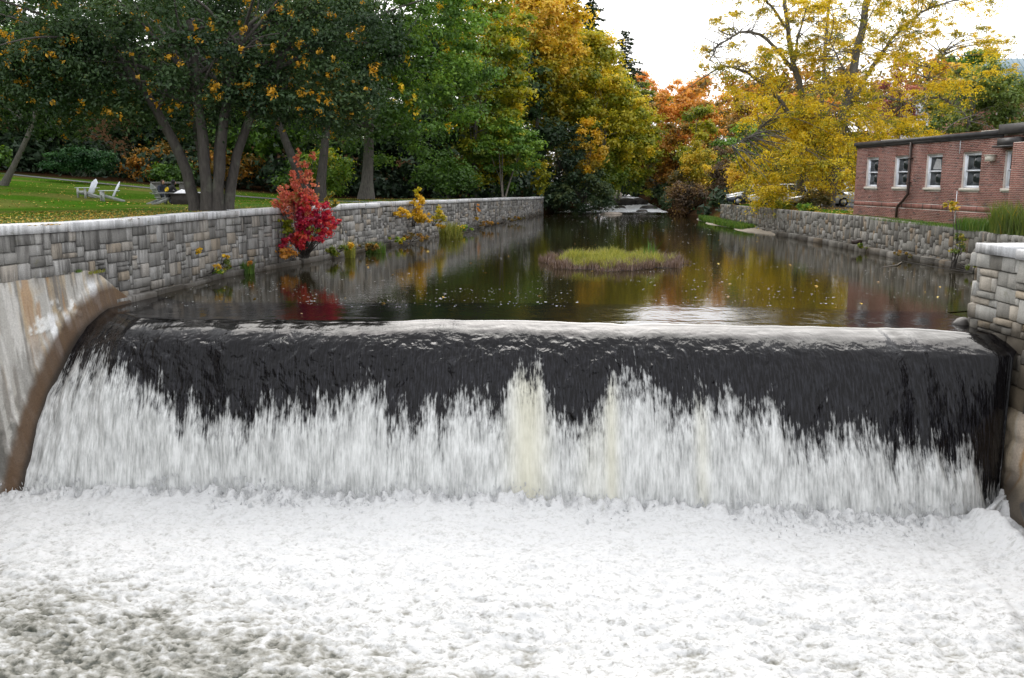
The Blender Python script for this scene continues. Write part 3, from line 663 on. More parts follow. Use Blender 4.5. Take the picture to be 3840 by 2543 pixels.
bricks.sort(key=lambda q: -q[0] if q[0] < 14.0 else 0)
def brick_mesh(bb, q):
    t = float(np.clip(rng.normal(.55, .2), .13, 1)) if rng.random() > .06 else rng.uniform(0, .12)
    bb.fbox(q[0], q[1], q[2], q[3], -.02, rng.uniform(-.002, .002), t)
for q in bricks[:300]:
    bb = FB(); brick_mesh(bb, q); bb.build('brick', BRICKM, bld)
bb = FB()
for q in bricks[300:]: brick_mesh(bb, q)
tag(bb.build('brick_courses', BRICKM, bld), kind='stuff')
for i, (a, c_) in enumerate(wins):
    f = FB(); f.fbox(a, a + .10, WZ0, WZ1, -.20, -.085); f.fbox(c_ - .10, c_, WZ0, WZ1, -.20, -.085); f.fbox(a + .1, c_ - .1, WZ1 - .09, WZ1, -.20, -.086); f.fbox(a + .1, c_ - .1, WZ0, WZ0 + .09, -.20, -.084)
    w = f.build('window', PAINT, bld)
    mid = (WZ0 + WZ1)/2
    f = FB(); f.fbox(a + .1, c_ - .1, mid - .03, mid + .03, -.19, -.10); 
    for z0, z1, o in ((mid + .03, WZ1 - .09, -.13), (WZ0 + .09, mid - .03, -.145)): f.fbox(a + .1, a + .145, z0, z1, o - .03, o); f.fbox(c_ - .145, c_ - .1, z0, z1, o - .03, o)
    f.build('sash', PAINT, w)
    for z0, z1, o in ((mid + .03, WZ1 - .09, -.15), (WZ0 + .09, mid - .03, -.165)):
        f = FB(); f.fbox(a + .145, c_ - .145, z0, z1, o - .006, o); f.build('pane', GLASS, w)
    f = FB(); f.fbox(a - .06, c_ + .06, WZ0 - .125, WZ0 - .004, -.2, .055); f.build('sill', SILLM, w)
    if i == 2:
        f = FB(); f.add([fp(a + .3, mid + .1, -.147), fp(c_ - .25, mid + .08, -.147), fp(c_ - .35, WZ1 - .2, -.147), fp(a + .55, WZ1 - .15, -.147)], [(0, 1, 2, 3)]); f.build('curtain', CURT, w)
f = FB(); f.fbox(-.12, 12.15, Zt + .004, Zt + .17, -.3, .14); f.fbox(-.05, 12.1, Zt - .10, Zt + .002, -.05, .06); f.build('gutter', DARKMET, bld)
for k in range(9):
    if k in (3, 4, 5): continue
    f = FB(); f.fbox(-.1 + k*1.36, -.1 + k*1.36 + 1.33, Zt + .172, Zt + .20, -.5, .1); f.build('roof_edge', RUSTMET if k % 3 != 2 else SILLM, bld)
f = MB(); f.tube([fp(5.48, Zt - .02, .09), fp(5.5, 3.2, .09), fp(5.52, 3.02, .09), fp(5.1, 2.68, .09), fp(4.72, 2.46, .09), fp(4.62, 2.32, .09), fp(4.62, 1.9, .09)], .062, 8); f.build('downpipe', PIPEM, bld, True)
for z in (4.6, 3.5): f = FB(); f.fbox(5.38, 5.60, z, z + .05, 0, .16); f.build('pipe_bracket', PIPEM, bld)
f = FB(); f.fbox(11.35, 11.75, 4.36, 4.58, .003, .22); f.fbox(11.31, 11.79, 4.585, 4.61, .003, .25); f.build('wall_lamp', SILLM, bld)
f = FB(); f.fbox(12.16, SL, Zt + .0, Zt + .36, -.6, .28); f.build('parapet_flashing', DARKMET, bld)
f = FB(); f.fbox(12.2, 13.45, 4.93, 5.2, .002, .32); f.fbox(12.05, 13.6, 4.86, 4.925, .002, .42); f.build('awning', DARKMET, bld)
f = FB(); f.fbox(13.56, SL, Zb - .3, 5.0, .002, .55); f.build('projecting_bay', JOINT, bld)
bb = FB()
for r in range(int((5.0 - Zb)/CH)):
    for k in range(17):
        a = 13.56 + k*BL - (BL/2)*(r % 2); 
        if a < 13.55: a = 13.552
        bb.fbox(a, a + BL - .014, Zb + r*CH, Zb + r*CH + CH - .015, .5, .562, float(np.clip(rng.normal(.55, .2), 0, 1)))
tag(bb.build('bay_brick_courses', BRICKM, bld), kind='stuff')
f = FB(); f.fbox(9.3, 9.33, Zb, WZ0 - .14, .001, .02); f.fbox(9.24, 9.265, WZ1, Zt - .1, .001, .02); f.build('white_cable', PAINT, bld)

# ------------------------------------------------------------------ plants: shared generators
def rdir(rng, n):
    v = rng.normal(size=(n, 3)); return v/np.linalg.norm(v, axis=1)[:, None]
def leaf_tris(rng, C, nrm, L, aspect=.55):
    n = len(C); t = np.cross(nrm, rdir(rng, n)); t /= np.linalg.norm(t, axis=1)[:, None] + 1e-9; b = np.cross(nrm, t); L = L[:, None]*1.15; w = L*aspect*1.15
    return np.stack([C - t*L*.45 - b*w*.5, C - t*L*.35 + b*w*.5, C + t*L*.65], 1).reshape(-1, 3), np.arange(n*3, dtype=np.int32).reshape(-1, 3)
def leaf_quads(rng, C, nrm, L, aspect=.55):
    n = len(C); t = np.cross(nrm, rdir(rng, n)); t /= np.linalg.norm(t, axis=1)[:, None] + 1e-9; b = np.cross(nrm, t)
    L = L[:, None]; w = L*aspect
    fold = nrm*L*.12
    V = np.stack([C - t*L*.5, C + b*w*.5 + fold, C + t*L*.5, C - b*w*.5 + fold], 1).reshape(-1, 3)
    return V, np.arange(n*4, dtype=np.int32).reshape(-1, 4)
def crown_mesh(rng, cl, n, size, up=.5, jit=.10, aspect=.6, hang=0.0, tri=False):
    """cl: array (k,7) x y z rx ry rz tint; returns V,F,tint per face"""
    cl = np.asarray(cl, float); wgt = (cl[:, 3]*cl[:, 4]*cl[:, 5])**.62; wgt /= wgt.sum()
    idx = rng.choice(len(cl), n, p=wgt); d = rdir(rng, n); r = np.clip(np.abs(rng.normal(0, .62, n)) + .12, 0, 1.75)
    C = cl[idx, :3] + d*r[:, None]*cl[idx, 3:6]
    C[:, 2] -= hang*r*r
    nr = d*.55 + rdir(rng, n)*.65 + np.array([0, 0, up]); nr /= np.linalg.norm(nr, axis=1)[:, None]
    V, F = (leaf_tris if tri else leaf_quads)(rng, C, nr, size*rng.uniform(.6, 1.35, n), aspect)
    return V, F, np.clip(cl[idx, 6] + rng.normal(0, jit, n), 0, 1)
def ell_clumps(rng, c, r, k, cr, tint=(.2, .6), zmin=-.75, flat=.75, inner=.45):
    out = []; c = np.array(c, float); r = np.array(r, float)
    while len(out) < k:
        d = rdir(rng, 1)[0]
        if d[2] < zmin: continue
        rr = rng.uniform(inner, 1.0)**.6*(.86 + .28*rng.random())
        p = c + d*r*rr; q = rng.uniform(*cr)
        out.append((*p, q*rng.uniform(.85, 1.3), q*rng.uniform(.85, 1.3), q*flat*rng.uniform(.7, 1.1), rng.uniform(*tint)))
    return np.array(out)
def limb(rng, p, q, r0, r1, n=7, sag=.0, wob=.25, sides=6):
    p = np.array(p, float); q = np.array(q, float); k = np.linspace(0, 1, n)[:, None]
    P = p + (q - p)*k; L = np.linalg.norm(q - p)
    P += np.sin(k*np.pi)*rng.normal(0, wob, 3)*L*.15; P[:, 2] += (np.sin(k[:, 0]*np.pi))*sag*L
    return tube(P, r0 + (r1 - r0)*np.linspace(0, 1, n)**.8, sides)
BARK_D = barkmat('dark bark', (.030, .026, .022), (.075, .066, .058)); BARK_G = barkmat('grey bark', (.075, .068, .060), (.17, .155, .135)); BARK_M = barkmat('brown grey bark', (.045, .040, .034), (.11, .10, .088)); BARK_W = barkmat('pale bark', (.16, .14, .12), (.32, .29, .25))
def tree(name, label, cat, base, c, r, mat, n, size, k=60, cr=(.9, 1.7), tr=.25, stems=1, bark=None, seed=1, tint=(.2, .6), accent=None, zmin=-.75, flat=.7, limbs=16, up=.5, inner=.45, group=None, jit=.1, hang=0., extra=None, twigs=0, aspect=.6, top=None, grad=.12):
    rng = np.random.default_rng(seed); root = thing(name, label, cat, base, group)
    if k >= 40: k = int(k*1.9); cr = (cr[0]*.62, cr[1]*.74)
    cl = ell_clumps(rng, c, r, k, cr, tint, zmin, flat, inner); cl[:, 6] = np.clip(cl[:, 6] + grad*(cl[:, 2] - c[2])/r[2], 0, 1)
    if extra is not None: cl = np.concatenate([cl, np.array(extra, float)])
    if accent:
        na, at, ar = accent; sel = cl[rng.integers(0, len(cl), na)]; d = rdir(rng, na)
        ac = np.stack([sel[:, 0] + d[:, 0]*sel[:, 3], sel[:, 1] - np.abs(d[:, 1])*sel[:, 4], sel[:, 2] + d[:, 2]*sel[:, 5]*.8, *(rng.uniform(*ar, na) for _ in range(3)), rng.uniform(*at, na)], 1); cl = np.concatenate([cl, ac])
    b = np.array(base, float); b[2] -= .3; tops = np.array(top or c, float)
    parts_ = []
    for s in range(stems):
        if stems > 1:
            an = 2*np.pi*s/stems + rng.uniform(-.3, .3); sp = np.array([np.cos(an)*r[0]*.42, np.sin(an)*r[1]*.35, r[2]*.2]); b0 = b + np.array([np.cos(an), np.sin(an), 0])*tr*.9
        else: sp = rng.normal(0, .06, 3)*r; b0 = b
        kk = np.linspace(0, 1, 10)[:, None]; P = b0 + (tops + sp - b0)*kk + np.sin(kk*np.pi)*rng.normal(0, .03, 3)*r
        rad = tr*(1 - .72*kk[:, 0]**1.1) + tr*.55*np.exp(-kk[:, 0]*22); parts_.append(tube(P, rad, 10))
        for li in range(limbs//stems):
            f = rng.uniform(.35, .98); p0 = P[0]*(1 - f) + P[-1]*f; p0 = np.array([np.interp(f, kk[:, 0], P[:, i]) for i in range(3)])
            tg = cl[rng.integers(0, k)][:3]; parts_.append(limb(rng, p0, tg, tr*.38*(1.15 - f*.7), tr*.06, 7, .06))
    for t_ in range(twigs):
        q = cl[rng.integers(0, k)]; parts_.append(limb(rng, q[:3], q[:3] + rdir(rng, 1)[0]*q[3]*1.3, .035, .008, 4, 0, .5, 3))
    V, F = join(parts_); mk('trunk', V, F, bark or BARK_D, root, True)
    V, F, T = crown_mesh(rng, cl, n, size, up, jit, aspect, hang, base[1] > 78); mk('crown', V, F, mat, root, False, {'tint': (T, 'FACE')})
    return root
def conifer(name, label, base, h, rad, mat, n, seed, group=None, bare=.12):
    rng = np.random.default_rng(seed); root = thing(name, label, 'tree', base, group); b = np.array(base, float); parts_ = [tube(np.stack([b + [0, 0, h*k] for k in np.linspace(-.03, 1, 8)]), np.linspace(h*.014, .02, 8), 8)]
    C = []; N_ = []
    nl = int(h*2.2)
    for i in range(nl):
        f = bare + (1 - bare)*i/nl; R_ = rad*min(1., (1 - f)*1.8 + .06)**.85*rng.uniform(.3, 1.1); an = rng.uniform(0, 2*np.pi)
        for a in range(4):
            th = an + a*np.pi/2 + rng.uniform(-.4, .4); rr = R_*rng.uniform(.65, 1.1); p = b + [0, 0, h*f]; q = p + np.array([np.cos(th)*rr, np.sin(th)*rr, -.10*rr + rng.uniform(-.2, .3)])
            parts_.append(limb(rng, p, q, .05, .012, 5, .05, .2, 4)); m_ = max(6, int(n*rr/(nl*4*rad*.55)))
            k = rng.random(m_)**.7; sd = np.array([-np.sin(th), np.cos(th), 0]); wv = (1 - .6*k)*rr*.30
            C.append(p + (q - p)*k[:, None] + sd*(rng.uniform(-1, 1, m_)*wv)[:, None] + np.array([0, 0, 1])*(rng.normal(0, .07, m_) - .16*k*rr*.3)[:, None])
    C = np.concatenate(C); m_ = len(C); nr = rdir(rng, m_)*.6 + [0, 0, .8]; nr /= np.linalg.norm(nr, axis=1)[:, None]
    V, F = leaf_tris(rng, C, nr, h*.019*rng.uniform(.7, 1.5, m_), .36)
    mk('crown', V, F, mat, root, False, {'tint': (np.clip(rng.normal(.4, .18, m_), 0, 1), 'FACE')})
    V, F = join(parts_); mk('trunk', V, F, BARK_D, root, True)
    return root
def shrub(name, label, base, r, mat, n, size, seed, cat='shrub', k=22, tint=(.2, .7), group=None, stems=7, bark=None, flat=.85, jit=.12, up=.4, stemr=.03, aspect=.6):
    rng = np.random.default_rng(seed); root = thing(name, label, cat, base, group); b = np.array(base, float); c = b + [0, 0, r[2]]
    cr0 = min(r)*.28
    cl = ell_clumps(rng, c, np.array(r)*.82, k, (cr0, cr0*1.7), tint, -.95, flat, .2)
    parts_ = [limb(rng, b + [*rng.normal(0, .1, 2)*r[0], -.15], cl[rng.integers(0, k)][:3], stemr, stemr*.25, 6, .03, .3, 5) for _ in range(stems)]
    V, F = join(parts_); mk('stems', V, F, bark or BARK_G, root, True)
    V, F, T = crown_mesh(rng, cl, n, size, up, jit, aspect); mk('foliage', V, F, mat, root, False, {'tint': (T, 'FACE')})
    return root
def blades(rng, C, h, w, lean=.35):
    n = len(C); th = rng.uniform(0, 2*np.pi, n); sd = np.stack([np.cos(th), np.sin(th), 0*th], 1); ln_ = np.stack([-np.sin(th), np.cos(th), 0*th], 1)*rng.normal(0, lean, n)[:, None] + rdir(rng, n)*lean*.5; ln_[:, 2] = 0
    h = (h*rng.uniform(.5, 1.2, n))[:, None]; z = np.array([0, 0, 1.])
    m1 = C + z*h*.55 + ln_*h*.3; tp = C + z*h*.95 + ln_*h
    V = np.stack([C - sd*w/2, C + sd*w/2, m1 + sd*w*.4, m1 - sd*w*.4, tp + sd*w*.08, tp - sd*w*.08], 1).reshape(-1, 3)
    i = np.arange(n)[:, None]*6; F = np.concatenate([i + [0, 1, 2, 3], i + [3, 2, 4, 5]], 1).reshape(-1, 4)
    return V, F, n

LF = {}
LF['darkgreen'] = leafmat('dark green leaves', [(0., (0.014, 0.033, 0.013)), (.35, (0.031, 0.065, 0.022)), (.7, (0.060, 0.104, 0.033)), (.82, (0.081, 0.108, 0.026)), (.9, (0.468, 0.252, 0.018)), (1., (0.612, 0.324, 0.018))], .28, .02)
LF['green'] = leafmat('green leaves', [(0., (0.054, 0.120, 0.020)), (.4, (0.121, 0.251, 0.031)), (.75, (0.251, 0.391, 0.037)), (.9, (0.580, 0.530, 0.034)), (1., (1.105, 0.742, 0.027))], .35)
LF['yellowgreen'] = leafmat('yellow green leaves', [(0., (0.093, 0.160, 0.013)), (.4, (0.246, 0.290, 0.018)), (.75, (0.542, 0.468, 0.022)), (1., (0.850, 0.616, 0.030))], .42)
LF['gold'] = leafmat('golden leaves', [(0., (0.157, 0.188, 0.016)), (.35, (0.399, 0.351, 0.019)), (.7, (0.726, 0.496, 0.029)), (1., (0.850, 0.569, 0.106))], .42)
LF['locust'] = leafmat('locust yellow leaves', [(0., (0.132, 0.177, 0.020)), (.3, (0.396, 0.369, 0.021)), (.6, (0.850, 0.593, 0.020)), (1., (0.850, 0.685, 0.033))], .42)
LF['orange'] = leafmat('orange leaves', [(0., (0.179, 0.161, 0.036)), (.35, (0.538, 0.287, 0.043)), (.7, (0.850, 0.377, 0.064)), (1., (0.850, 0.467, 0.144))], .4)
LF['rust'] = leafmat('rust and olive leaves', [(0., (0.084, 0.084, 0.026)), (.4, (0.235, 0.168, 0.034)), (.75, (0.538, 0.269, 0.041)), (1., (0.773, 0.370, 0.054))], .35)
LF['brown'] = leafmat('purple brown leaves', [(0., (0.058, 0.046, 0.029)), (.5, (0.143, 0.091, 0.052)), (.85, (0.221, 0.130, 0.068)), (1., (0.455, 0.286, 0.031))], .25)
LF['hemlock'] = leafmat('hemlock needles', [(0., (0.021, 0.042, 0.022)), (.5, (0.045, 0.083, 0.036)), (1., (0.104, 0.135, 0.042))], .15)
LF['red'] = leafmat('crimson leaves', [(0., (.28, .012, .055)), (.4, (.56, .022, .085)), (.7, (.76, .05, .08)), (1., (.85, .16, .08))], .5)
LF['coral'] = leafmat('coral leaves', [(0., (0.304, 0.227, 0.057)), (.35, (0.759, 0.190, 0.113)), (.7, (0.850, 0.246, 0.190)), (1., (0.850, 0.455, 0.190))], .4)
LF['pink'] = leafmat('pink red leaves', [(0., (.14, .05, .05)), (.5, (.36, .11, .10)), (1., (.60, .25, .17))], .4)
LF['rhodo'] = leafmat('rhododendron leaves', [(0., (0.014, 0.050, 0.018)), (.5, (0.031, 0.103, 0.030)), (1., (0.072, 0.173, 0.046))], .2, .02)
LF['paleg'] = leafmat('pale green leaves', [(0., (0.072, 0.120, 0.029)), (.5, (0.156, 0.228, 0.048)), (.85, (0.264, 0.288, 0.048)), (1., (0.624, 0.384, 0.029))], .4)
LF['grass'] = leafmat('grass blades', [(0., (.05, .10, .02)), (.5, (.10, .21, .03)), (1., (.22, .27, .05))], .35)
LF['sedge'] = leafmat('olive sedge', [(0., (0.125, 0.150, 0.025)), (.5, (0.263, 0.288, 0.044)), (1., (0.500, 0.450, 0.100))], .35)
LF['dead'] = leafmat('dead brown stems', [(0., (0.065, 0.039, 0.036)), (.5, (0.156, 0.098, 0.078)), (1., (0.338, 0.247, 0.195))], .2)
LF['yellow'] = leafmat('bright yellow leaves', [(0., (0.355, 0.276, 0.027)), (.4, (0.752, 0.453, 0.022)), (1., (0.850, 0.578, 0.027))], .4)
LF['straw'] = leafmat('fallen leaves', [(0., (.16, .09, .03)), (.5, (.45, .26, .03)), (1., (.66, .50, .12))], .1)

# ------------------------------------------------------------------ trees, left bank
GW = 'trees of the wood behind the lawn'; GB = 'trees lining the stream'; GR = 'trees on the right bank'
# big many-stemmed tree behind the wall
rng = np.random.default_rng(101); base = (-11.75, 34.9, 2.45)
t1 = thing('shade_tree', 'large dark green tree with six spreading stems just behind the wall', 'tree', base)
parts_ = []
for (x1, z1, y1, r1) in [(-15.4, 8.6, 35.6, .20), (-13.6, 9.0, 37.0, .17), (-12.0, 9.5, 34.6, .20), (-11.2, 9.0, 36.4, .15), (-10.0, 9.2, 34.7, .19), (-8.4, 9.0, 35.6, .18)]:
    b0 = np.array(base) + [(x1 - base[0])*.16, (y1 - base[1])*.3, -.3]; e0 = np.array([x1, y1, z1]); k = np.linspace(0, 1, 12)[:, None]
    P = b0 + (e0 - b0)*k; P[:, 0] += (x1 - base[0])*(-.16)*np.sin(k[:, 0]*np.pi); P[:, :2] += rng.normal(0, .02, (12, 2))
    parts_.append(tube(P, r1*(1.15 - .45*k[:, 0]) + .10*np.exp(-k[:, 0]*16), 10))
    for _ in range(9):
        parts_.append(limb(rng, P[rng.integers(7, 12)], e0 + [rng.normal(0, 3.0), rng.normal(0, 2.4), rng.uniform(-1.5, 2.6)], .085, .015, 8, .05, .3, 6))
V, F = join(parts_); mk('trunk', V, F, BARK_D, t1, True)
cl = np.concatenate([ell_clumps(rng, (-12.8, 37.0, 8.7), (8.8, 4.0, 3.5), 130, (.8, 1.5), (.1, .62), -.72, .62, .5), ell_clumps(rng, (-8.9, 36.4, 6.6), (4.0, 3.2, 2.3), 60, (.6, 1.1), (.15, .65), -.5, .6, .3), ell_clumps(rng, (-17.4, 36.6, 6.9), (5.0, 3.2, 2.4), 64, (.6, 1.1), (.1, .6), -.5, .6, .3)])
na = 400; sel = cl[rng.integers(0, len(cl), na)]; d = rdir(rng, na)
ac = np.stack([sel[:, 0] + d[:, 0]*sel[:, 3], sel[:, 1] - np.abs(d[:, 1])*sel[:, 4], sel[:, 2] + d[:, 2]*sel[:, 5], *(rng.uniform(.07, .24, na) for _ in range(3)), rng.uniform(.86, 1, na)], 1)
V, F, T = crown_mesh(rng, np.concatenate([cl]), 108000, .158, .45, .10, .5, .25); V2, F2, T2 = crown_mesh(rng, ac, 6500, .14, .3, .05, .5)
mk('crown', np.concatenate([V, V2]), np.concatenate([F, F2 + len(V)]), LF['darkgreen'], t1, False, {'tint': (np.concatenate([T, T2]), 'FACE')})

tree('shade_tree', 'dark green tree with twin slanting trunks at the far left of the lawn', 'tree', (-31.2, 55, 3.6), (-30.5, 54, 11.8), (10.5, 8, 6.6), LF['darkgreen'], 52000, .22, 110, (1.0, 1.9), .17, 2, BARK_G, 102, (.1, .6), (110, (.86, 1.), (.2, .45)), -.7, .62, 16)
tree('oak_tree', 'tall green tree with one straight thick grey trunk beside the path', 'tree', (-11.1, 68.3, 2.5), (-9.6, 67.5, 13.4), (8.2, 7.2, 9.2), LF['green'], 64000, .26, 170, (1.0, 2.0), .46, 1, BARK_G, 103, (.05, .62), (40, (.88, 1.), (.25, .5)), -.92, .6, 26, top=(-10.6, 68, 15))
tree('shade_tree', 'dark leaning tree behind the red vine, trunk nearly black', 'tree', (-13.2, 60, 2.6), (-14.6, 61, 12.5), (7.5, 6, 7), LF['darkgreen'], 34000, .26, 80, (1.0, 1.8), .34, 2, BARK_D, 104, (.05, .55), (30, (.86, 1.), (.2, .4)), -.75)
tree('beech_tree', 'bright yellow green tree rising above the far end of the wall', 'tree', (-3.8, 87, 2.2), (-3.4, 86, 13.0), (5.0, 5.0, 10.2), LF['yellowgreen'], 38000, .30, 120, (1.0, 1.9), .3, 1, BARK_G, 105, (.05, .65), (40, (.85, 1.), (.4, .7)), -.95, .55, 20, group=GB)
tree('dogwood_tree', 'small reddish green tree with forked thin trunk on the wall top', 'tree', (-.8, 84, 2.1), (-.3, 83.6, 6.4), (3.3, 2.8, 2.6), LF['green'], 13000, .22, 42, (.6, 1.0), .10, 3, BARK_W, 106, (.2, .75), None, -.8, .6, 9)
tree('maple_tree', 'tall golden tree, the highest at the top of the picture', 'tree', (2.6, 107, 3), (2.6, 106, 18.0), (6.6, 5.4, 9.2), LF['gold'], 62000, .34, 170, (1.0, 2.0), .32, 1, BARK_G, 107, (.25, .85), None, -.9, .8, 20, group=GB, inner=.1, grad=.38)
tree('maple_tree', 'golden green tree with rounded top left of the dark pines', 'tree', (7.5, 114, 3), (7.8, 113, 14.2), (6.2, 5, 8.6), LF['yellowgreen'], 40000, .34, 100, (1.0, 1.9), .3, 1, BARK_G, 108, (.2, .85), None, -.9, .8, 18, group=GB, grad=.3)
tree('birch_tree', 'yellow green tree leaning over the stream with pale bare limbs', 'tree', (10.6, 110, 1.5), (11.4, 108, 9.6), (5.2, 4.4, 6.8), LF['yellowgreen'], 36000, .30, 80, (.9, 1.6), .24, 1, BARK_W, 109, (.15, .85), (26, (.85, 1.), (.3, .6)), -.92, .75, 16, group=GB)
tree('birch_tree', 'green and gold tree right above the rapids', 'tree', (13.6, 116, 1.2), (14.6, 113, 7.4), (4.0, 3.6, 5.8), LF['yellowgreen'], 22000, .28, 60, (.8, 1.4), .2, 1, BARK_G, 110, (.1, .75), None, -.95, .75, 12, group=GB)
tree('maple_tree', 'slim bright yellow sapling in front of the dark hemlocks', 'tree', (8.3, 100.5, 1.0), (8.5, 100, 7.0), (1.7, 1.6, 3.3), LF['yellow'], 5200, .24, 26, (.5, .8), .09, 1, BARK_G, 111, (0., .6), None, -.95, .75, 8)
tree('hemlock_tree', 'dark drooping evergreen hanging over the end of the left wall', 'tree', (5.4, 103, 1.6), (5.6, 101.5, 6.2), (3.6, 3.2, 4.6), LF['hemlock'], 22000, .26, 60, (.8, 1.3), .2, 1, BARK_D, 112, (.1, .7), None, -.98, .5, 16, up=.8, hang=.5, aspect=.4)
tree('hemlock_tree', 'low dark evergreen with branches touching the water', 'tree', (8.2, 101.5, .6), (8.0, 99.5, 2.7), (3.8, 2.8, 2.6), LF['hemlock'], 17000, .24, 46, (.7, 1.1), .16, 1, BARK_D, 113, (.15, .95), None, -.98, .5, 14, up=.8, hang=.4, aspect=.4)
shrub('viburnum_shrub', 'olive bush leaning over the left edge of the rapids', (10.3, 104.5, .6), (2.4, 2.2, 2.3), LF['yellowgreen'], 7000, .24, 114, tint=(0., .35), k=26)
conifer('pine_tree', 'tall dark pine with ragged top standing left of the sky gap', (11.6, 137, 6), 24.5, 7.0, LF['hemlock'], 17000, 115, None, .2)
conifer('pine_tree', 'dark pine beside the open sky, right of the taller pine', (16.7, 136, 6), 19.5, 6.8, LF['hemlock'], 15000, 116, None, .15)
conifer('pine_tree', 'dark evergreen showing behind the golden crown at the top edge', (7.5, 128, 6), 27, 7, LF['hemlock'], 15000, 117, None, .2)
for i, (nm, lb, bx, by, bz, c, r, mt, n_, sd, tn) in enumerate([
    ('maple_tree', 'far orange tree directly below the sky gap, left one', 24.0, 166, 9, (24, 165, 18.5), (4.6, 4.2, 5.2), 'orange', 12000, 120, (.45, .95)),
    ('maple_tree', 'far orange tree lower in the middle of the sky gap', 28.0, 172, 10, (27.6, 171, 15.5), (4.4, 4, 4.2), 'orange', 10000, 121, (.4, .9)),
    ('maple_tree', 'far pale pink orange tree with thin top right of the sky gap', 34.0, 176, 11, (34, 175, 19), (5.2, 4.5, 5.0), 'orange', 8000, 122, (.55, 1.)),
    ('maple_tree', 'orange brown tree standing behind the right bank shrubs', 21.6, 119, 3, (21.8, 118, 9.6), (4.4, 3.8, 6.4), 'orange', 22000, 123, (.1, .75)),
    ('maple_tree', 'dull rust tree arching over the right side of the rapids', 19.6, 122, 3, (18.9, 120, 6.0), (3.4, 3.4, 3.6), 'rust', 14000, 124, (.3, .95)),
    ('birch_tree', 'slender yellow green tree at the bend of the right bank', 22.6, 110, 3, (22.6, 109, 7.2), (2.6, 2.4, 5.0), 'yellowgreen', 12000, 125, (.1, .7)),
    ('cedar_tree', 'narrow olive tree between the orange trees beyond the rapids', 20.6, 140, 6, (21.0, 139, 12), (3, 3, 6.4), 'yellowgreen', 10000, 126, (0., .35)),
    ('maple_tree', 'orange tree high behind the arching bare branches', 31.0, 150, 8, (31.0, 149, 13.5), (4.4, 4, 5.2), 'orange', 12000, 127, (.2, .8)),
    ('oak_tree', 'olive tree filling the gap behind the bare branches', 33.5, 132, 8, (32.5, 131, 11), (5.6, 5, 5.4), 'rust', 18000, 128, (.05, .6)),
    ('oak_tree', 'green tree low behind the leaning trunks', 28.4, 112, 5, (28.0, 111, 6.8), (3.6, 3.4, 3.8), 'green', 12000, 129, (.3, .75)),
    ('maple_tree', 'orange tree behind the car park slope, beyond the thick trunk', 40.0, 126, 9, (39.5, 125, 11.5), (5.4, 4.6, 4.6), 'orange', 15000, 130, (.1, .7)),
    ('oak_tree', 'olive gold tree behind the leaning trunks and car park', 36.5, 118, 8, (36.0, 117, 9.5), (5, 4.4, 5), 'gold', 15000, 131, (0., .5)),
    ('maple_tree', 'pink red half bare tree seen above the brick roof', 39.0, 92, 8, (38.6, 91, 10.6), (2.8, 2.6, 4.4), 'pink', 5200, 132, (.1, .9)),
    ('poplar_tree', 'pale green tree above the right end of the brick roof', 41.0, 82, 7, (41.0, 81, 9.8), (4.8, 4, 4.0), 'paleg', 17000, 133, (.1, .8)),
    ('poplar_tree', 'green tree at the right edge in front of the blue grey roof', 47.0, 84, 8, (46.5, 83, 10.0), (3.6, 3.6, 4.2), 'paleg', 11000, 134, (.0, .6)),
    ('maple_tree', 'orange topped tree left of the blue grey roof', 43.5, 90, 8, (43.6, 89, 12.2), (2.6, 2.4, 3.0), 'gold', 6500, 135, (.2, .9)),
    ('oak_tree', 'dark green crown peeping over the blue grey roof', 52.5, 108, 10, (53.5, 107, 17.0), (2.6, 2.4, 1.9), 'green', 5000, 136, (.1, .5))]):
    tree(nm, lb, 'tree', (bx, by, bz), c, r, LF[mt], n_, .30 if by > 105 else .24, max(24, n_//330), (.8, 1.5) if r[0] > 3.4 else (.55, 1.0), .2, 1, BARK_G, sd, tn, None, -.92, .72, 12, inner=.4, twigs=30 if mt in ('pink', 'orange') else 0)
# wood on the slope behind the lawn
rng = np.random.default_rng(300)
wood = [(-62, 92), (-54, 84), (-47, 88), (-41, 83), (-34, 88), (-27, 84), (-21, 80), (-17, 90), (-9, 84), (-6, 96), (-13, 100), (-1, 99), (-24, 100), (-38, 104), (-52, 106), (-2, 118), (-68, 76), (-46, 74)]
wlab = ['far left edge', 'left end, half hidden', 'left of the evergreen bush', 'behind the evergreen bush', 'above the orange undergrowth', 'behind the stone bench', 'left of the black leaning trunk', 'behind the black leaning trunk', 'right of the thick grey trunk', 'deep behind the oak', 'deep left of the oak', 'behind the wall end', 'second rank behind the bench', 'second rank above the bush', 'second rank at far left', 'behind the golden tree', 'outermost on the left slope', 'near the twin trunk tree']
for i, (x, y) in enumerate(wood):
    h = rng.uniform(13, 19); z = float(left_z(np.array(x), np.array(y))); mt = 'darkgreen' if i % 3 else 'green'
    tree('forest_tree', 'dark woodland tree on the slope, ' + wlab[i], 'tree', (x, y, z), (x, y, z + h*.56), (5.4, 4.6, h*.46), LF[mt], 11500, .42, 46, (1.2, 2.2), .26, 1, BARK_D, 310 + i, (.05, .5), (5, (.86, 1.), (.3, .6)) if i % 3 else None, -.96, .7, 10, group=GW)
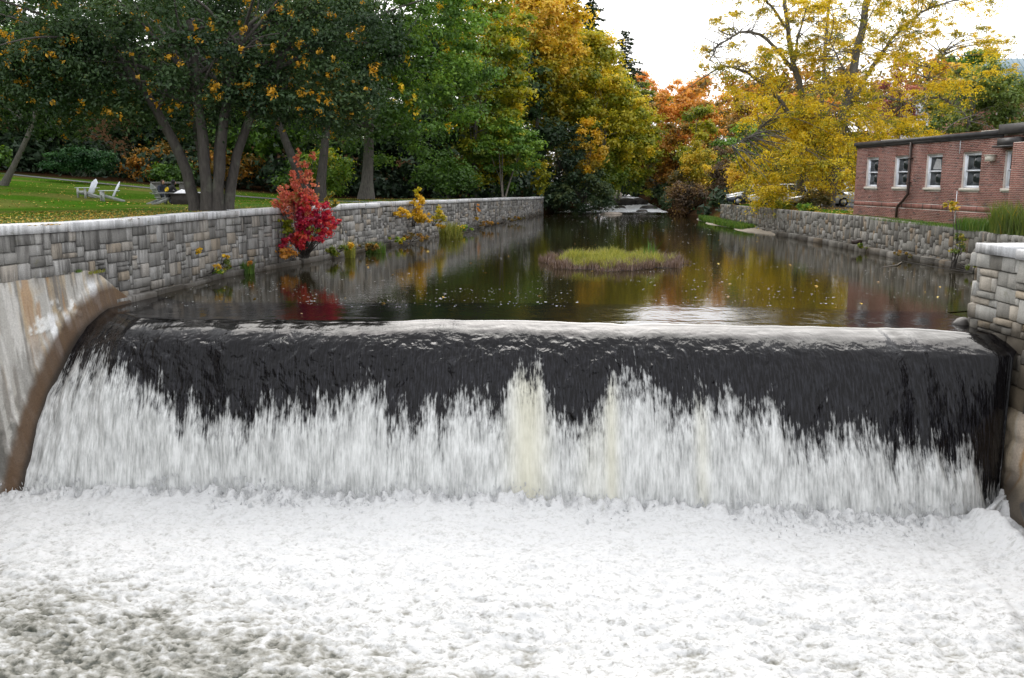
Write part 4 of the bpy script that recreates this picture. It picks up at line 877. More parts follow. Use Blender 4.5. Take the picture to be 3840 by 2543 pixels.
# undergrowth at the wood's edge
for i, (lb, x, y, r, mt, n_, tn) in enumerate([
    ('orange bush glowing under the trees right of the evergreen bush', -31.5, 79, (3.4, 2.0, 1.9), 'rust', 6000, (.45, 1.)),
    ('orange yellow bush behind the stems of the big tree', -24.5, 78, (3.2, 2.0, 2.0), 'rust', 6000, (.35, .95)),
    ('dark bush in the shade left of the stone bench', -28.0, 74, (2.6, 1.6, 1.1), 'green', 4000, (.0, .5)),
    ('low dark bush at the far left behind the twin trunks', -39.5, 67, (3, 2, 1.3), 'green', 4200, (.0, .5)),
    ('dark bush in deep shade behind the red vine', -17.0, 74, (3.4, 2.2, 1.8), 'green', 4000, (0., .4)),
    ('light green hanging bush left of the thick grey trunk', -15.0, 73, (2.6, 2.0, 2.4), 'green', 6000, (.5, .85)),
    ('dark bush right of the thick grey trunk', -5.5, 77, (3.6, 2.4, 2.2), 'green', 5000, (0., .4)),
    ('dark bush by the wall near the forked small tree', -2.0, 90, (3.4, 2.2, 2.0), 'green', 5000, (0., .5)),
    ('yellow tinged bush by the end of the left wall', 2.2, 97, (1.8, 1.6, 2.4), 'yellowgreen', 4200, (.1, .9))]):
    shrub('woodland_shrub', lb, (x, y, float(left_z(np.array(x), np.array(y))) - .1), r, LF[mt], n_, .26, 340 + i, tint=tn, k=24, group='bushes under the trees')
shrub('rhododendron_shrub', 'broad rounded evergreen bush at the back of the lawn', (-31.6, 66, 4.05), (3.1, 1.9, 1.05), LF['rhodo'], 15000, .17, 350, k=60, tint=(.1, .9), up=.6, flat=.7)

# ------------------------------------------------------------------ right bank: locust trees with arching limbs
def locust(label, limbs_, pads, seed, n, base, tint=(.1, .95), bare=70, mat='locust'):
    rng = np.random.default_rng(seed); root = thing('locust_tree', label, 'tree', base); parts_ = []; ends = []
    for P, r0, r1 in limbs_:
        P = np.array(P, float); kk = np.linspace(0, len(P) - 1, 5*len(P)); Q = np.stack([np.interp(kk, range(len(P)), P[:, i]) for i in range(3)], 1)
        for _ in range(2): Q[1:-1] = (Q[:-2] + Q[1:-1]*2 + Q[2:])/4
        Q[1:-1] += rng.normal(0, .035, (len(Q) - 2, 3)); parts_.append(tube(Q, np.linspace(r0, r1, len(Q)), 9)); ends += list(Q[len(Q)//3:])
    ends = np.array(ends); cl = []
    for x0, x1, z0, z1, y0, y1, k, rr in pads:
        for _ in range(k):
            p = np.array([rng.uniform(x0, x1), rng.uniform(y0, y1), rng.uniform(z0, z1)]); q = rng.uniform(*rr); cl.append((*p, q*1.25, q*1.1, q*rng.uniform(.3, .75), np.clip(rng.uniform(*tint), 0, 1)))
            for _k in range(2): p2 = p + rng.normal(0, 1, 3)*[q*1.0, q*.8, q*.55]; cl.append((*p2, q*.55, q*.5, q*rng.uniform(.25, .5), np.clip(rng.uniform(*tint), 0, 1)))
    cl = np.array(cl)
    for q in cl[::3]:
        dd_ = np.linalg.norm(ends - q[:3], axis=1) + np.clip(q[2] - ends[:, 2], -9, 0)*-.3; e = ends[np.argsort(dd_)[rng.integers(0, 3)]]
        parts_.append(limb(rng, e, q[:3], .05, .012, 7, .08, .5, 5))
        for _ in range(4): parts_.append(limb(rng, q[:3] + rng.normal(0, .15, 3), q[:3] + rdir(rng, 1)[0]*q[3:6]*1.1, .016, .006, 4, 0, .6, 3))
    for _ in range(bare):
        e = ends[rng.integers(0, len(ends))]; v = rdir(rng, 1)[0]*[1.5, 1., .9]*rng.uniform(.6, 2.0) + [0, 0, rng.uniform(-.6, .5)]; q = e + v; parts_.append(limb(rng, e, q, .032, .012, 7, .10, .6, 4))
        for _ in range(5): w = e + v*rng.uniform(.3, 1); parts_.append(limb(rng, w, w + rdir(rng, 1)[0]*rng.uniform(.4, .9) - [0, 0, rng.uniform(0, .4)], .014, .006, 5, -.05, .6, 3))
    V, F = join(parts_); mk('trunk', V, F, BARK_G, root, True)
    V, F, T = crown_mesh(rng, cl, n, .175, .5, .14, .42, .3); mk('crown', V, F, LF[mat], root, False, {'tint': (T, 'FACE')})
locust('tall yellow locust with the thick grey trunk nearest the brick building',
    [([(22.6, 64, 1.5), (22.8, 64, 4.7), (23.3, 64, 8.3), (23.9, 64.2, 11.8), (24.6, 64.4, 16.2), (25.0, 64.5, 20)], .46, .16),
     ([(23.1, 64.1, 7.2), (24.2, 64.6, 9.5), (25.6, 65, 11.8), (26.9, 65.2, 13.7), (28.6, 65, 15.3), (31.2, 64.6, 16.1)], .22, .04),
     ([(24.3, 64.6, 9.0), (26.4, 65, 9.6), (28.4, 65.5, 9.0), (30.4, 65.5, 9.6), (32, 65, 8.6), (32.8, 65, 7.4)], .13, .03),
     ([(29.4, 65.5, 9.4), (29.6, 65.4, 11), (30.4, 65, 12.6)], .08, .02),
     ([(23.6, 64, 10.2), (22.6, 63.4, 11.6), (21.6, 63, 13)], .1, .03)],
    [(20.5, 26.5, 3.2, 7.2, 60.5, 66, 26, (.7, 1.2)), (20.5, 26.0, 7.4, 10.6, 61, 67, 22, (.7, 1.2)), (21.0, 28.5, 11.0, 17.6, 61, 67, 44, (.55, 1.0)), (27.0, 34.2, 9.0, 16.4, 62, 67, 40, (.5, .95)), (25.5, 30.5, 5.4, 8.8, 62, 68, 18, (.7, 1.2))], 401, 58000, (22.6, 64, 1.7), (.15, 1.), 60)
locust('yellow locust with limbs arching left over the river',
    [([(21.4, 67.5, 1.5), (21.9, 67.5, 5), (21.6, 67, 7.6), (20.9, 66.6, 10.4), (20.1, 66.4, 12.4), (19.5, 66.2, 15.6), (18.9, 66, 19)], .36, .10),
     ([(20.8, 66.6, 11.0), (19.4, 66, 12.3), (17.8, 65.4, 13.7), (16.0, 64.6, 13.9), (14.4, 64, 13.0), (13.6, 63.6, 11.8)], .16, .035),
     ([(21.0, 66.8, 7.4), (19.6, 66.4, 9.2), (18.2, 66, 10.4), (16.4, 65.5, 11.4), (14.8, 65, 11.6), (13.2, 64.5, 10.6)], .20, .035),
     ([(20.3, 66.4, 11.8), (20.6, 66.6, 14), (21.6, 67, 17)], .12, .03),
     ([(19.8, 66.2, 14.0), (18.2, 65.6, 15.8), (16.4, 65, 17.2), (15.0, 64.5, 17.8)], .11, .03),
     ([(19.6, 66.3, 9.1), (18.2, 65.4, 7.6), (16.8, 64.8, 6.6), (15.4, 64.4, 6.0)], .08, .02)],
    [(16.8, 22.0, 2.9, 6.6, 58.5, 66, 32, (.8, 1.3)), (17.0, 19.6, 2.4, 4.2, 60, 68, 7, (.6, 1.0)), (18.0, 22.5, 6.8, 9.8, 62, 68, 16, (.7, 1.2)), (13.8, 18.4, 9.4, 13.2, 62, 67, 15, (.6, 1.1)), (18.0, 23, 11.5, 17.8, 63, 68, 28, (.55, 1.0)), (13.6, 18.5, 14.0, 17.8, 62, 67, 16, (.4, .8))], 402, 50000, (21.4, 67.5, 1.7), (.1, 1.), 130)
locust('slim straight trunked locust between the two larger ones',
    [([(24.3, 71.5, 1.5), (24.2, 71.5, 6), (24.2, 71.5, 11), (24.3, 71.5, 19)], .24, .10), ([(24.2, 71.5, 8), (25.4, 71.8, 10), (27, 72, 12)], .09, .02)],
    [(21.5, 28, 4.0, 8.8, 69, 74, 18, (.8, 1.4)), (22, 28, 13, 18, 69, 74, 12, (.7, 1.2))], 403, 12000, (24.3, 71.5, 1.7), (.0, .7), 30)
# shrubs along the right bank
for i, (nm, lb, x, y, z, r, mt, n_, tn, sz) in enumerate([
    ('bank_shrub', 'purple brown bush overhanging the water beyond the grassy bar', 18.6, 93, .2, (3.0, 2.0, 1.9), 'brown', 8000, (0., .9), .2),
    ('bank_shrub', 'grey green tangled bush right of the rapids', 19.2, 98, .8, (2.8, 2.0, 2.6), 'rust', 8000, (0., .5), .22),
    ('bank_shrub', 'tall purple twiggy bush rising above the wall end', 20.6, 88, 1.4, (1.5, 1.4, 3.1), 'brown', 6500, (.2, 1.), .18),
    ('bank_shrub', 'golden orange sapling at the far end of the right wall', 20.5, 80, 1.5, (1.7, 1.5, 2.6), 'gold', 6500, (.3, 1.), .2),
    ('bank_shrub', 'yellow leafed bush above the bank left of the orange sapling', 20.0, 96, 2.0, (2.0, 1.8, 3.2), 'gold', 7500, (.1, .8), .22),
    ('bank_shrub', 'low green bush at the foot of the thick trunk', 20.4, 60.5, 1.7, (1.3, 1.0, .75), 'rust', 3400, (.0, .6), .14),
    ('bank_shrub', 'dark weedy bush trailing over the wall near the thick trunk', 18.9, 57.5, 1.3, (.9, .6, .5), 'green', 1800, (.3, .9), .12),
    ('bank_shrub', 'hanging yellow green spray over the right wall', 18.5, 61.5, 1.0, (.8, .6, .8), 'yellowgreen', 2000, (.2, .8), .13),
    ('bank_shrub', 'wine red bush on the slope behind the parked cars', 34.5, 90, 4.0, (3.4, 2, 1.0), 'brown', 4200, (.1, .8), .2),
    ('bank_shrub', 'dark red bush left of the brick roof in the distance', 36.5, 90, 5.5, (1.6, 1.5, 1.6), 'red', 2600, (.1, .6), .2),
    ('bank_shrub', 'green bush beside the white cars', 26.8, 76, 1.7, (1.0, .8, .5), 'green', 1500, (.4, .8), .15)]):
    shrub(nm, lb, (x, y, z), r, LF[mt], n_, sz, 420 + i, tint=tn, k=26, group='shrubs on the right bank', stems=12 if mt == 'brown' else 7)

# ------------------------------------------------------------------ far wood closing the view (one mass)
rng = np.random.default_rng(500); cl = []
for _ in range(420):
    x = rng.uniform(-75, 125); y = rng.uniform(150, 215) if x > -10 else rng.uniform(118, 190)
    if 13 < x < 26 and y < 160: continue
    g0 = float(left_z(np.array(x), np.array(y))) if x < 14 else float(right_z(np.array(x), np.array(y)))
    q = rng.uniform(2.2, 4.2); top = (11 if x > 20 else 9)*rng.random()**.7
    cl.append((x, y, g0 + 1 + top, q, q, q*.8, rng.uniform(0, .9) if x > 12 else rng.uniform(0, .35)))
V, F, T = crown_mesh(rng, cl, 56000, .75, .4, .08, tri=True)
tag(mk('distant_wood', V, F, LF['rust'], None, False, {'tint': (T, 'FACE')}), kind='stuff')
cl = []
for _ in range(260):
    x = rng.uniform(-62, 3); y = rng.uniform(76, 92) + max(0, x + 12)*.9; g0 = float(left_z(np.array(x), np.array(y))); q = rng.uniform(1.0, 2.2)
    cl.append((x, y, g0 + rng.uniform(0, 2.6), q, q, q*.8, rng.uniform(0, .45)))
for _ in range(70):
    y = rng.uniform(82, 128); x = xr(y) + rng.uniform(.3, 4.5); q = rng.uniform(.5, 1.3); cl.append((x, y, float(bank(np.array(x), np.array(y), 'r')) + rng.uniform(0, 1.2), q, q, q*.8, rng.uniform(0, .8)))
for _ in range(40):
    y = rng.uniform(99, 128); x = xl(y) - rng.uniform(.2, 4.5); q = rng.uniform(.5, 1.3); cl.append((x, y, float(bank(np.array(x), np.array(y), 'l')) + rng.uniform(0, 1.2), q, q, q*.8, rng.uniform(0, .6)))
for _ in range(50):
    x = rng.uniform(8, 21); y = rng.uniform(133, 143); q = rng.uniform(1.2, 2.2); cl.append((x, y, 1 + rng.uniform(0, 6.5), q, q, q, rng.uniform(0, .4)))
V, F, T = crown_mesh(rng, cl, 48000, .42, .4, .08, tri=True)
tag(mk('woodland_undergrowth', V, F, LF['hemlock'], None, False, {'tint': (T, 'FACE')}), kind='stuff')

# ------------------------------------------------------------------ things on the lawn
CHW = simple('white painted wood', (.74, .77, .83), .5, .08, 5); CHG = simple('grey weathered paint', (.40, .41, .40), .7, .2, 6, .2); CHS = simple('mid grey paint', (.36, .37, .36), .7, .2, 6, .2)  # last one: the occupied chair's own grey, even on all its parts
def chair(label, loc, rz, mat, mat2):
    root = thing('garden_chair', label, 'chair', loc, 'slatted garden chairs on the lawn', rz)
    P0 = np.array([-.16, 0, .26]); dirv = np.array([-.42, 0, .86]); dirv /= np.linalg.norm(dirv); nrm_ = np.array([dirv[2], 0, -dirv[0]])
    for i, (y, L) in enumerate([(-.22, .70), (-.11, .80), (0, .84), (.11, .80), (.22, .70)]):
        b = MB(); n = 6; pts = [(-.048, 0), (.048, 0), (.05, L - .05 + (.02 if y <= 0 else -.03)), (.03, L + (.01 if y <= 0 else -.012)), (-.03, L + (.01 if y >= 0 else -.012)), (-.05, L - .05 + (.02 if y >= 0 else -.03))]
        V = [P0 + np.array([0, y + a, 0]) + dirv*l + nrm_*o for o in (0, .022) for a, l in pts]
        b.add(V, [tuple(range(6)), tuple(range(11, 5, -1))] + [(k, k + 6, (k+1) % 6 + 6, (k+1) % 6) for k in range(6)]); b.build('back_slat', mat, root, local=True)
    for k in range(5):
        x = .36 - k*.125; z = .375 - k*.04; b = MB(); b.box((x - .055, -.29, z - .022), (x + .055, .29, z)); b.build('seat_slat', mat, root, local=True)
    b = MB(); b.box((.40, -.30, .25), (.425, .30, .40)); b.build('apron', mat2, root, local=True)
    for sy in (-1, 1):
        b = MB(); b.box((-.42, sy*.37 - .07, .545), (.50, sy*.37 + .07, .57)); b.build('armrest', mat, root, local=True)
        b = MB(); b.box((.33, sy*.335 - .02, -.04), (.44, sy*.335 + .02, .543)); b.build('front_leg', mat2, root, local=True)
        b = MB(); b.bar((.42, sy*.30, .33), (-.66, sy*.30, -.01), .03, .13); b.build('rear_leg', mat2, root, local=True)
    b = MB(); b.box((-.36, -.40, .50), (-.32, .40, .543)); b.build('back_rail', mat2, root, local=True)
    for z in (.30, .78): b = MB(); q = P0 + dirv*(z - .2) - nrm_*.02; b.box((q[0] - .02, -.27, q[2] - .03), (q[0] + .004, .27, q[2] + .03)); b.build('back_batten', mat2, root, local=True)
def lz(x, y): return float(left_z(np.array(float(x)), np.array(float(y))))
chair('white slatted garden chair, left of the empty pair on the lawn', (-23.1, 49, lz(-23.1, 49)), R(238), CHW, CHG)
chair('white slatted garden chair, right of the empty pair on the lawn', (-21.2, 47.4, lz(-21.2, 47.4)), R(214), CHW, CHG)
chair('grey slatted garden chair seen from behind with a person in it', (-17.7, 45.4, lz(-17.7, 45.4)), R(48), CHS, CHS)
chair('white slatted garden chair mostly hidden behind the tree stems', (-16.9, 49.0, lz(-16.9, 49)), R(225), CHW, CHG)
m = NT('dark hooded jacket'); nzz = m.noise(m.obj(), 20, 3); CLOTH = m.done(m.bsdf(Base_Color=m.ramp(nzz, [(.3, (.008, .008, .009)), (.7, (.018, .018, .02))]), Roughness=.95))
SKIN = simple('skin', (.42, .24, .17), .6, .08, 20); HAIRM = simple('brown hair', (.05, .03, .02), .8, .3, 40); YEL = simple('yellow print', (.70, .47, .02), .8, .08, 30); JEAN = simple('dark jeans', (.03, .035, .05), .9, .2, 30)
def person(label, loc, rz, lean, emblem, hood):
    root = thing('person', label, 'person', loc, None, rz)
    J = {'pel': (0, 0, .40, .15), 'sp': (.06*lean, 0, .60, .15), 'ch': (.22*lean, 0, .80, .175), 'nk': (.32*lean, 0, .96, .07), 'hd': (.36*lean, 0, 1.06, .095), 'tp': (.37*lean, 0, 1.16, .085)}
    for sgn, k in ((1, 'l'), (-1, 'r')):
        J['sh' + k] = (.24*lean, .19*sgn, .88, .075); J['el' + k] = (.34*lean + .06, .27*sgn, .64, .052); J['wr' + k] = (.50 + .2*lean, .17*sgn, .60, .036); J['hn' + k] = (.58 + .2*lean, .13*sgn, .60, .035)
        J['hp' + k] = (.04, .10*sgn, .40, .11); J['kn' + k] = (.50, .17*sgn, .50, .075); J['an' + k] = (.56, .15*sgn, .08, .05); J['ft' + k] = (.74, .17*sgn, .05, .045)
    E_ = [('pel', 'sp'), ('sp', 'ch'), ('ch', 'nk'), ('nk', 'hd'), ('hd', 'tp')]
    for k in 'lr': E_ += [('ch', 'sh' + k), ('sh' + k, 'el' + k), ('el' + k, 'wr' + k), ('wr' + k, 'hn' + k), ('pel', 'hp' + k), ('hp' + k, 'kn' + k), ('kn' + k, 'an' + k), ('an' + k, 'ft' + k)]
    names = list(J); me = bpy.data.meshes.new('body'); me.from_pydata([J[n][:3] for n in names], [(names.index(a), names.index(b)) for a, b in E_], [])
    me.materials.append(CLOTH if hood else JEAN); o = put('body', me, root, True); sk = o.modifiers.new('skin', 'SKIN')
    for i, n in enumerate(names):
        sv_ = me.skin_vertices[0].data[i]; sv_.radius = (J[n][3],)*2; sv_.use_root = (n == 'pel')
    ss = o.modifiers.new('sub', 'SUBSURF'); ss.levels = 2; ss.render_levels = 2
    hx, hz = .365*lean + .01, 1.10
    def ball(c, r, nu=12, nv=8, cut=-1):
        V = [(c[0] + r[0]*math.cos(a)*math.cos(e), c[1] + r[1]*math.sin(a)*math.cos(e), c[2] + r[2]*math.sin(e)) for e in np.linspace(-math.pi/2*(-cut if cut < 0 else -cut), math.pi/2, nv) for a in np.linspace(0, 2*math.pi, nu, endpoint=False)]
        return V, [(i*nu + j, i*nu + (j+1) % nu, (i+1)*nu + (j+1) % nu, (i+1)*nu + j) for i in range(nv - 1) for j in range(nu)]
    b = MB(); b.add(*ball((hx + .03, 0, hz), (.085, .078, .115))); b.add(*ball((hx + .12, 0, hz - .005), (.018, .014, .025), 6, 5)); b.build('face', SKIN, root, True, True)
    b = MB(); b.add(*ball((hx - .005, 0, hz + .02), (.11, .10, .125))); b.build('hood' if hood else 'hair', CLOTH if hood else HAIRM, root, True, True)
    if emblem:
        b = MB(); n = 18; c = np.array([.115*lean - .155, 0, .76]); ax = np.array([.30*lean, 0, .95]); ax /= np.linalg.norm(ax); ns = np.array([-ax[2], 0, ax[0]])
        V = [c + ax*.115*math.sin(t) + np.array([0, 1, 0])*.13*math.cos(t) + ns*(.012 + .0) for t in np.linspace(0, 2*math.pi, n, endpoint=False)] + [c + ax*.115*math.sin(t) + np.array([0, 1, 0])*.13*math.cos(t) - ns*.06 for t in np.linspace(0, 2*math.pi, n, endpoint=False)]
        b.add(V, [tuple(range(n))] + [(i, (i+1) % n, (i+1) % n + n, i + n) for i in range(n)]); b.build('back_emblem', YEL, root, False, True)
person('person in black hooded top with round yellow emblem, seated and leaning forward', (-17.45, 45.5, lz(-17.6, 45.4) - .02), R(50), 1.0, True, True)
person('person with brown hair seated behind the hooded figure, face towards the camera', (-18.35, 47.0, lz(-18.3, 47) - .02), R(-40), .6, False, False)
PIT = simple('dark fire pit stone', (.05, .042, .038), .9, .3, 7, .4)
fpz = lz(-16.45, 45.8); pr = thing('fire_pit', 'low dark square fire pit beside the seated people', 'fire pit', (-16.45, 45.8, fpz))
b = MB(); 
for (x0, x1, y0, y1) in ((-.75, .75, -.55, -.40), (-.75, .75, .40, .55), (-.75, -.60, -.398, .398), (.60, .75, -.398, .398)): b.box((x0, y0, -.1), (x1, y1, .50))
b.build('wall', PIT, pr, local=True); b = MB(); b.box((-.80, -.60, .502), (.80, -.37, .56)); b.box((-.80, .37, .502), (.80, .60, .56)); b.box((-.80, -.368, .502), (-.57, .368, .56)); b.box((.57, -.368, .502), (.80, .368, .56)); b.build('rim', PIT, pr, local=True)
rng = np.random.default_rng(9); V = []; n = 14
gx, gy = np.meshgrid(np.linspace(-.5, .5, n), np.linspace(-.25, .25, n)); gz = .565 + .22*np.clip(1 - (gx/.5)**2, 0, 1)*np.clip(1 - (gy/.25)**2, 0, 1)*(.4 + fbm(gx*6, gy*6, 3, 4))
o = mk('paper_bundle', np.stack([gx - 16.6, gy + 45.55, gz + fpz], -1).reshape(-1, 3), gridfaces(n, n), simple('white paper', (.75, .76, .78), .8, .1, 9), smooth=False)
tag(o, 'crumpled white paper bags lying on the fire pit', 'paper bag')
bz = lz(-25.0, 66); BENCHM = simple('grey granite bench', (.20, .19, .18), .9, .25, 6, .4)
be = thing('stone_bench', 'grey stone slab bench at the back of the lawn by the path', 'bench', (-24.9, 66, bz))
b = MB(); b.box((-1.45, -.35, .46), (1.45, .35, .60)); b.build('seat', BENCHM, be, local=True)
for x in (-.95, .95): b = MB(); b.box((x - .35, -.28, -.15), (x + .35, .28, .458)); b.build('leg', BENCHM, be, local=True)
b = MB(); b.tube([(-24.0, 66, bz + .60), (-24.0, 66, bz + .62), (-24.0, 66, bz + .86), (-24.0, 66, bz + .95), (-24.0, 66, bz + 1.0)], [.07, .08, .08, .035, .03], 10); tag(b.build('bottle', CHW, None, True), 'white bottle standing on the stone bench', 'bottle')

# ------------------------------------------------------------------ parked cars
def paint(name, c): 
    m = NT(name); return m.done(m.bsdf(Base_Color=c, Roughness=.28, Coat_Weight=.6, Coat_Roughness=.06))
P_WHITE = paint('white car paint', (.74, .76, .78)); P_SILVER = paint('silver car paint', (.46, .48, .50)); P_NAVY = paint('dark blue car paint', (.02, .03, .06)); P_TEAL = paint('grey blue car paint', (.20, .26, .28))
TYRE = simple('tyre rubber', (.02, .02, .02), .9, .2, 20); RIM = simple('alloy rim', (.35, .36, .38), .35, .2, 9, 0, .8); LAMP = simple('red tail lamp', (.55, .02, .03), .25, .1, 9); HEAD = simple('clear head lamp', (.6, .62, .65), .15, .1, 9); TRIM = simple('black car trim', (.02, .02, .022), .6, .2, 9)
def car(label, loc, rz, pm, suv=True, name='parked_car'):
    root = thing(name, label, 'car', loc, 'cars parked behind the locust trees', rz)
    H_ = 1.0 if suv else .86; top = 1.66 if suv else 1.44
    low = [(-2.2, .42), (-2.24, .62), (-2.16, H_ - .04), (-2.0, H_), (.95, H_), (1.25, H_ - .03), (2.05, H_ - .22), (2.22, .62), (2.18, .36), (1.8, .26), (-1.9, .26)]
    if not suv: low = [(-2.25, .40), (-2.28, .62), (-2.2, H_ - .02), (-1.5, H_ + .02), (.95, H_), (1.25, H_ - .03), (2.1, H_ - .2), (2.25, .56), (2.2, .34), (1.8, .24), (-1.9, .24)]
    b = MB(); W_ = .89; rings = [(-W_, .93), (-W_ + .10, 1.0), (W_ - .10, 1.0), (W_, .93)]
    cz = .62; n = len(low); V = [(x*sc, y, cz + (z - cz)*sc) for y, sc in rings for x, z in low]
    F = [tuple(range(n)), tuple(range(4*n - 1, 3*n - 1, -1))] + [(r*n + i, (r+1)*n + i, (r+1)*n + (i+1) % n, r*n + (i+1) % n) for r in range(3) for i in range(n)]
    b.add(V, F); b.build('body', pm, root, local=True)
    gh = [(-2.02, H_), (-1.72, top - .08), (.25, top - .08), (1.02, H_)] if suv else [(-1.55, H_ + .01), (-.85, top - .06), (.2, top - .06), (1.05, H_)]
    def slab(poly, y0, y1, inset, top_z, base_z):
        f = lambda z: (z - base_z)/(top_z - base_z)*inset
        V = [(x, y0 + f(z), z) for x, z in poly] + [(x, y1 - f(z), z) for x, z in poly]; k = len(poly)
        return V, [tuple(range(k)), tuple(range(2*k - 1, k - 1, -1))] + [(i, i + k, (i+1) % k + k, (i+1) % k) for i in range(k)]
    b = MB(); b.add(*slab(gh, -.80, .80, .16, top, H_)); b.build('window_glass', GLASS, root, local=True)
    rf = [(gh[1][0] - .06, top - .09), (gh[1][0] + .12, top - .015), (gh[1][0] + .7, top), (gh[2][0] - .3, top - .005), (gh[2][0] + .08, top - .09)]
    b = MB(); b.add(*slab(rf, -.68, .68, .10, top, top - .09)); b.build('roof', pm, root, local=True)
    for sy in (-1, 1):
        ins = lambda z: .805 - (z - H_)/(top - H_)*.16
        for (xa, za), (xb, zb) in ((gh[0], gh[1]), (gh[3], gh[2]), ((-.55, H_), (-.5, top - .08)), ((.32, H_), (.1, top - .08)) if suv else ((.1, H_), (.05, top - .06))):
            b = MB(); b.bar((xa, sy*ins(za), za), (xb, sy*ins(zb), zb), .10, .03, up=(0, sy, 0)); b.build('pillar', pm, root, local=True)
        b = MB(); b.box((-2.27, sy*.70 - .14, H_ - .22), (-2.02, sy*.70 + .14, H_ - .04)); b.build('tail_light', LAMP, root, local=True)
        b = MB(); b.box((1.95, sy*.66 - .16, H_ - .36), (2.2, sy*.66 + .16, H_ - .22)); b.build('headlight', HEAD, root, local=True)
        b = MB(); b.box((.72, sy*.97 - .09, H_ + .0), (.86, sy*.97 + .09, H_ + .12)); b.build('wing_mirror', pm, root, local=True)
        for x in (-1.38, 1.38):
            b = MB(); b.tube([(x, sy*.68, .34), (x, sy*.72, .34), (x, sy*.90, .34), (x, sy*.915, .34)], [.30, .34, .34, .30], 18); w = b.build('wheel', TYRE, root, local=True)
            b = MB(); b.tube([(x, sy*.90, .34), (x, sy*.925, .34)], [.215, .19], 14); b.build('rim', RIM, w, local=True)
    b = MB(); b.box((-2.28, -.8, .30), (-2.12, .8, .48)); b.build('bumper', TRIM, root, local=True)
gz_ = lambda x, y: float(right_z(np.array(float(x)), np.array(float(y)))) + .01
for lb, x, y, rz, pm, suv in [
    ('silver sedan tail beside the thick trunk, nearest the brick building', 22.9, 66.5, R(174), P_SILVER, False),
    ('white hatchback with red tail light behind the silver sedan', 29.6, 77.0, R(188), P_WHITE, True),
    ('grey blue car glimpsed left of the white hatchback', 27.2, 79.0, R(186), P_TEAL, False),
    ('white van-like car with its wheel showing under the yellow leaves', 20.9, 70.5, R(176), P_WHITE, True),
    ('white car half covered by yellow leaves left of the black post', 20.8, 77.5, R(172), P_WHITE, True),
    ('dark blue car low behind the far end of the right wall', 19.9, 73.6, R(170), P_NAVY, False),
    ('white car on the upper road above the bank', 33.9, 97.0, R(180), P_WHITE, False)]:
    car(lb, (x, y, gz_(x, y)), rz, pm, suv)
b = MB(); b.tube([(21.4, 62.2, 1.6), (21.4, 62.2, 4.6)], .045, 8); tag(b.build('black_post', TRIM, None, True), 'thin black post standing in the yellow leaves', 'post')
b = MB(); b.box((26.9, 71.9, 1.6), (27.1, 72.05, 2.75)); tag(b.build('white_post', CHW, None), 'short white post beside the white hatchback', 'post')
sg = thing('parking_sign', 'small white sign on a thin post in front of the bank', 'sign', (30.8, 83, 1.9)); b = MB(); b.box((30.78, 82.98, 1.6), (30.82, 83.02, 3.2)); b.build('post', TRIM, sg); b = MB(); b.box((30.55, 82.93, 3.1), (31.05, 82.96, 3.55)); b.build('board', CHW, sg)

# ------------------------------------------------------------------ buildings up the hill on the right
ROOFB = NT('standing seam roof'); v = ROOFB.obj(); rn = ROOFB.noise(v, 2, 3); ROOFM = ROOFB.done(ROOFB.bsdf(Base_Color=ROOFB.ramp(rn, [(.3, (.16, .23, .27)), (.7, (.21, .28, .32))]), Roughness=.75))
FARBR = simple('far brick', (.27, .12, .09), .9, .2, 2); CREAM = simple('cream cornice', (.62, .60, .55), .8, .08, 3)
hb = thing('hall_building', 'large brick hall with pale blue grey roof at the upper right', 'building', (52, 100, 9))
b = MB(); b.box((49.4, 95, 4), (69, 108, 12.1)); b.build('wall', FARBR, hb)
b = MB(); b.box((49.0, 94.6, 12.102), (69.4, 108.4, 12.75)); b.build('cornice', CREAM, hb)
b = MB(); b.add([(48.7, 94.3, 12.76), (69.5, 94.3, 12.76), (69.5, 108.7, 12.76), (48.7, 108.7, 12.76), (53.2, 99.4, 16.6), (65, 99.4, 16.6), (65, 103.6, 16.6), (53.2, 103.6, 16.6)], [(0, 1, 5, 4), (1, 2, 6, 5), (2, 3, 7, 6), (3, 0, 4, 7), (4, 5, 6, 7), (3, 2, 1, 0)]); rf_ = b.build('roof', ROOFM, hb)
for k in range(34):
    t_ = k/33; p0 = (48.7 + 20.8*t_, 94.3, 12.80); tx_ = 0; hfrac = min(1, (p0[0] - 48.7)/4.5, (69.5 - p0[0])/4.7)
    if hfrac < .1: continue
    p1 = (p0[0], 94.3 + 5.1*hfrac, 12.80 + 3.84*hfrac); b = MB(); b.bar(p0, p1, .06, .07); b.build('seam', ROOFM, rf_)
for x in (51.0, 53.8, 56.6, 59.4):
    for z in (6.6, 9.4):
        b = MB(); b.box((x - .62, 94.93, z - .1), (x + .62, 94.99, z + 1.75)); w = b.build('window', CREAM, hb); b = MB(); b.box((x - .5, 94.90, z), (x + .5, 94.925, z + 1.65)); b.build('pane', GLASS, w)
hw_ = thing('white_house', 'white clapboard house glimpsed through the red tree above the brick roof', 'house', (50, 112, 8))
b = MB(); b.box((47, 112, 5), (54.0, 120, 11.2)); b.prism([(47, 11.2), (54.0, 11.2), (50.5, 14.2)], 112, 120); b.build('wall', CHW, hw_)
b = MB(); b.bar((46.6, 116, 11.0), (50.5, 116, 14.4), 8.6, .2, up=(-.6, 0, .8)); b.bar((54.4, 116, 11.0), (50.5, 116, 14.4), 8.6, .2, up=(.6, 0, .8)); b.build('roof', DARKMET, hw_)
for x in (48.6, 50.4, 52.2):
    for z in (7.2, 9.6): b = MB(); b.box((x - .4, 111.93, z), (x + .4, 111.99, z + 1.3)); b.build('window', GLASS, hw_)

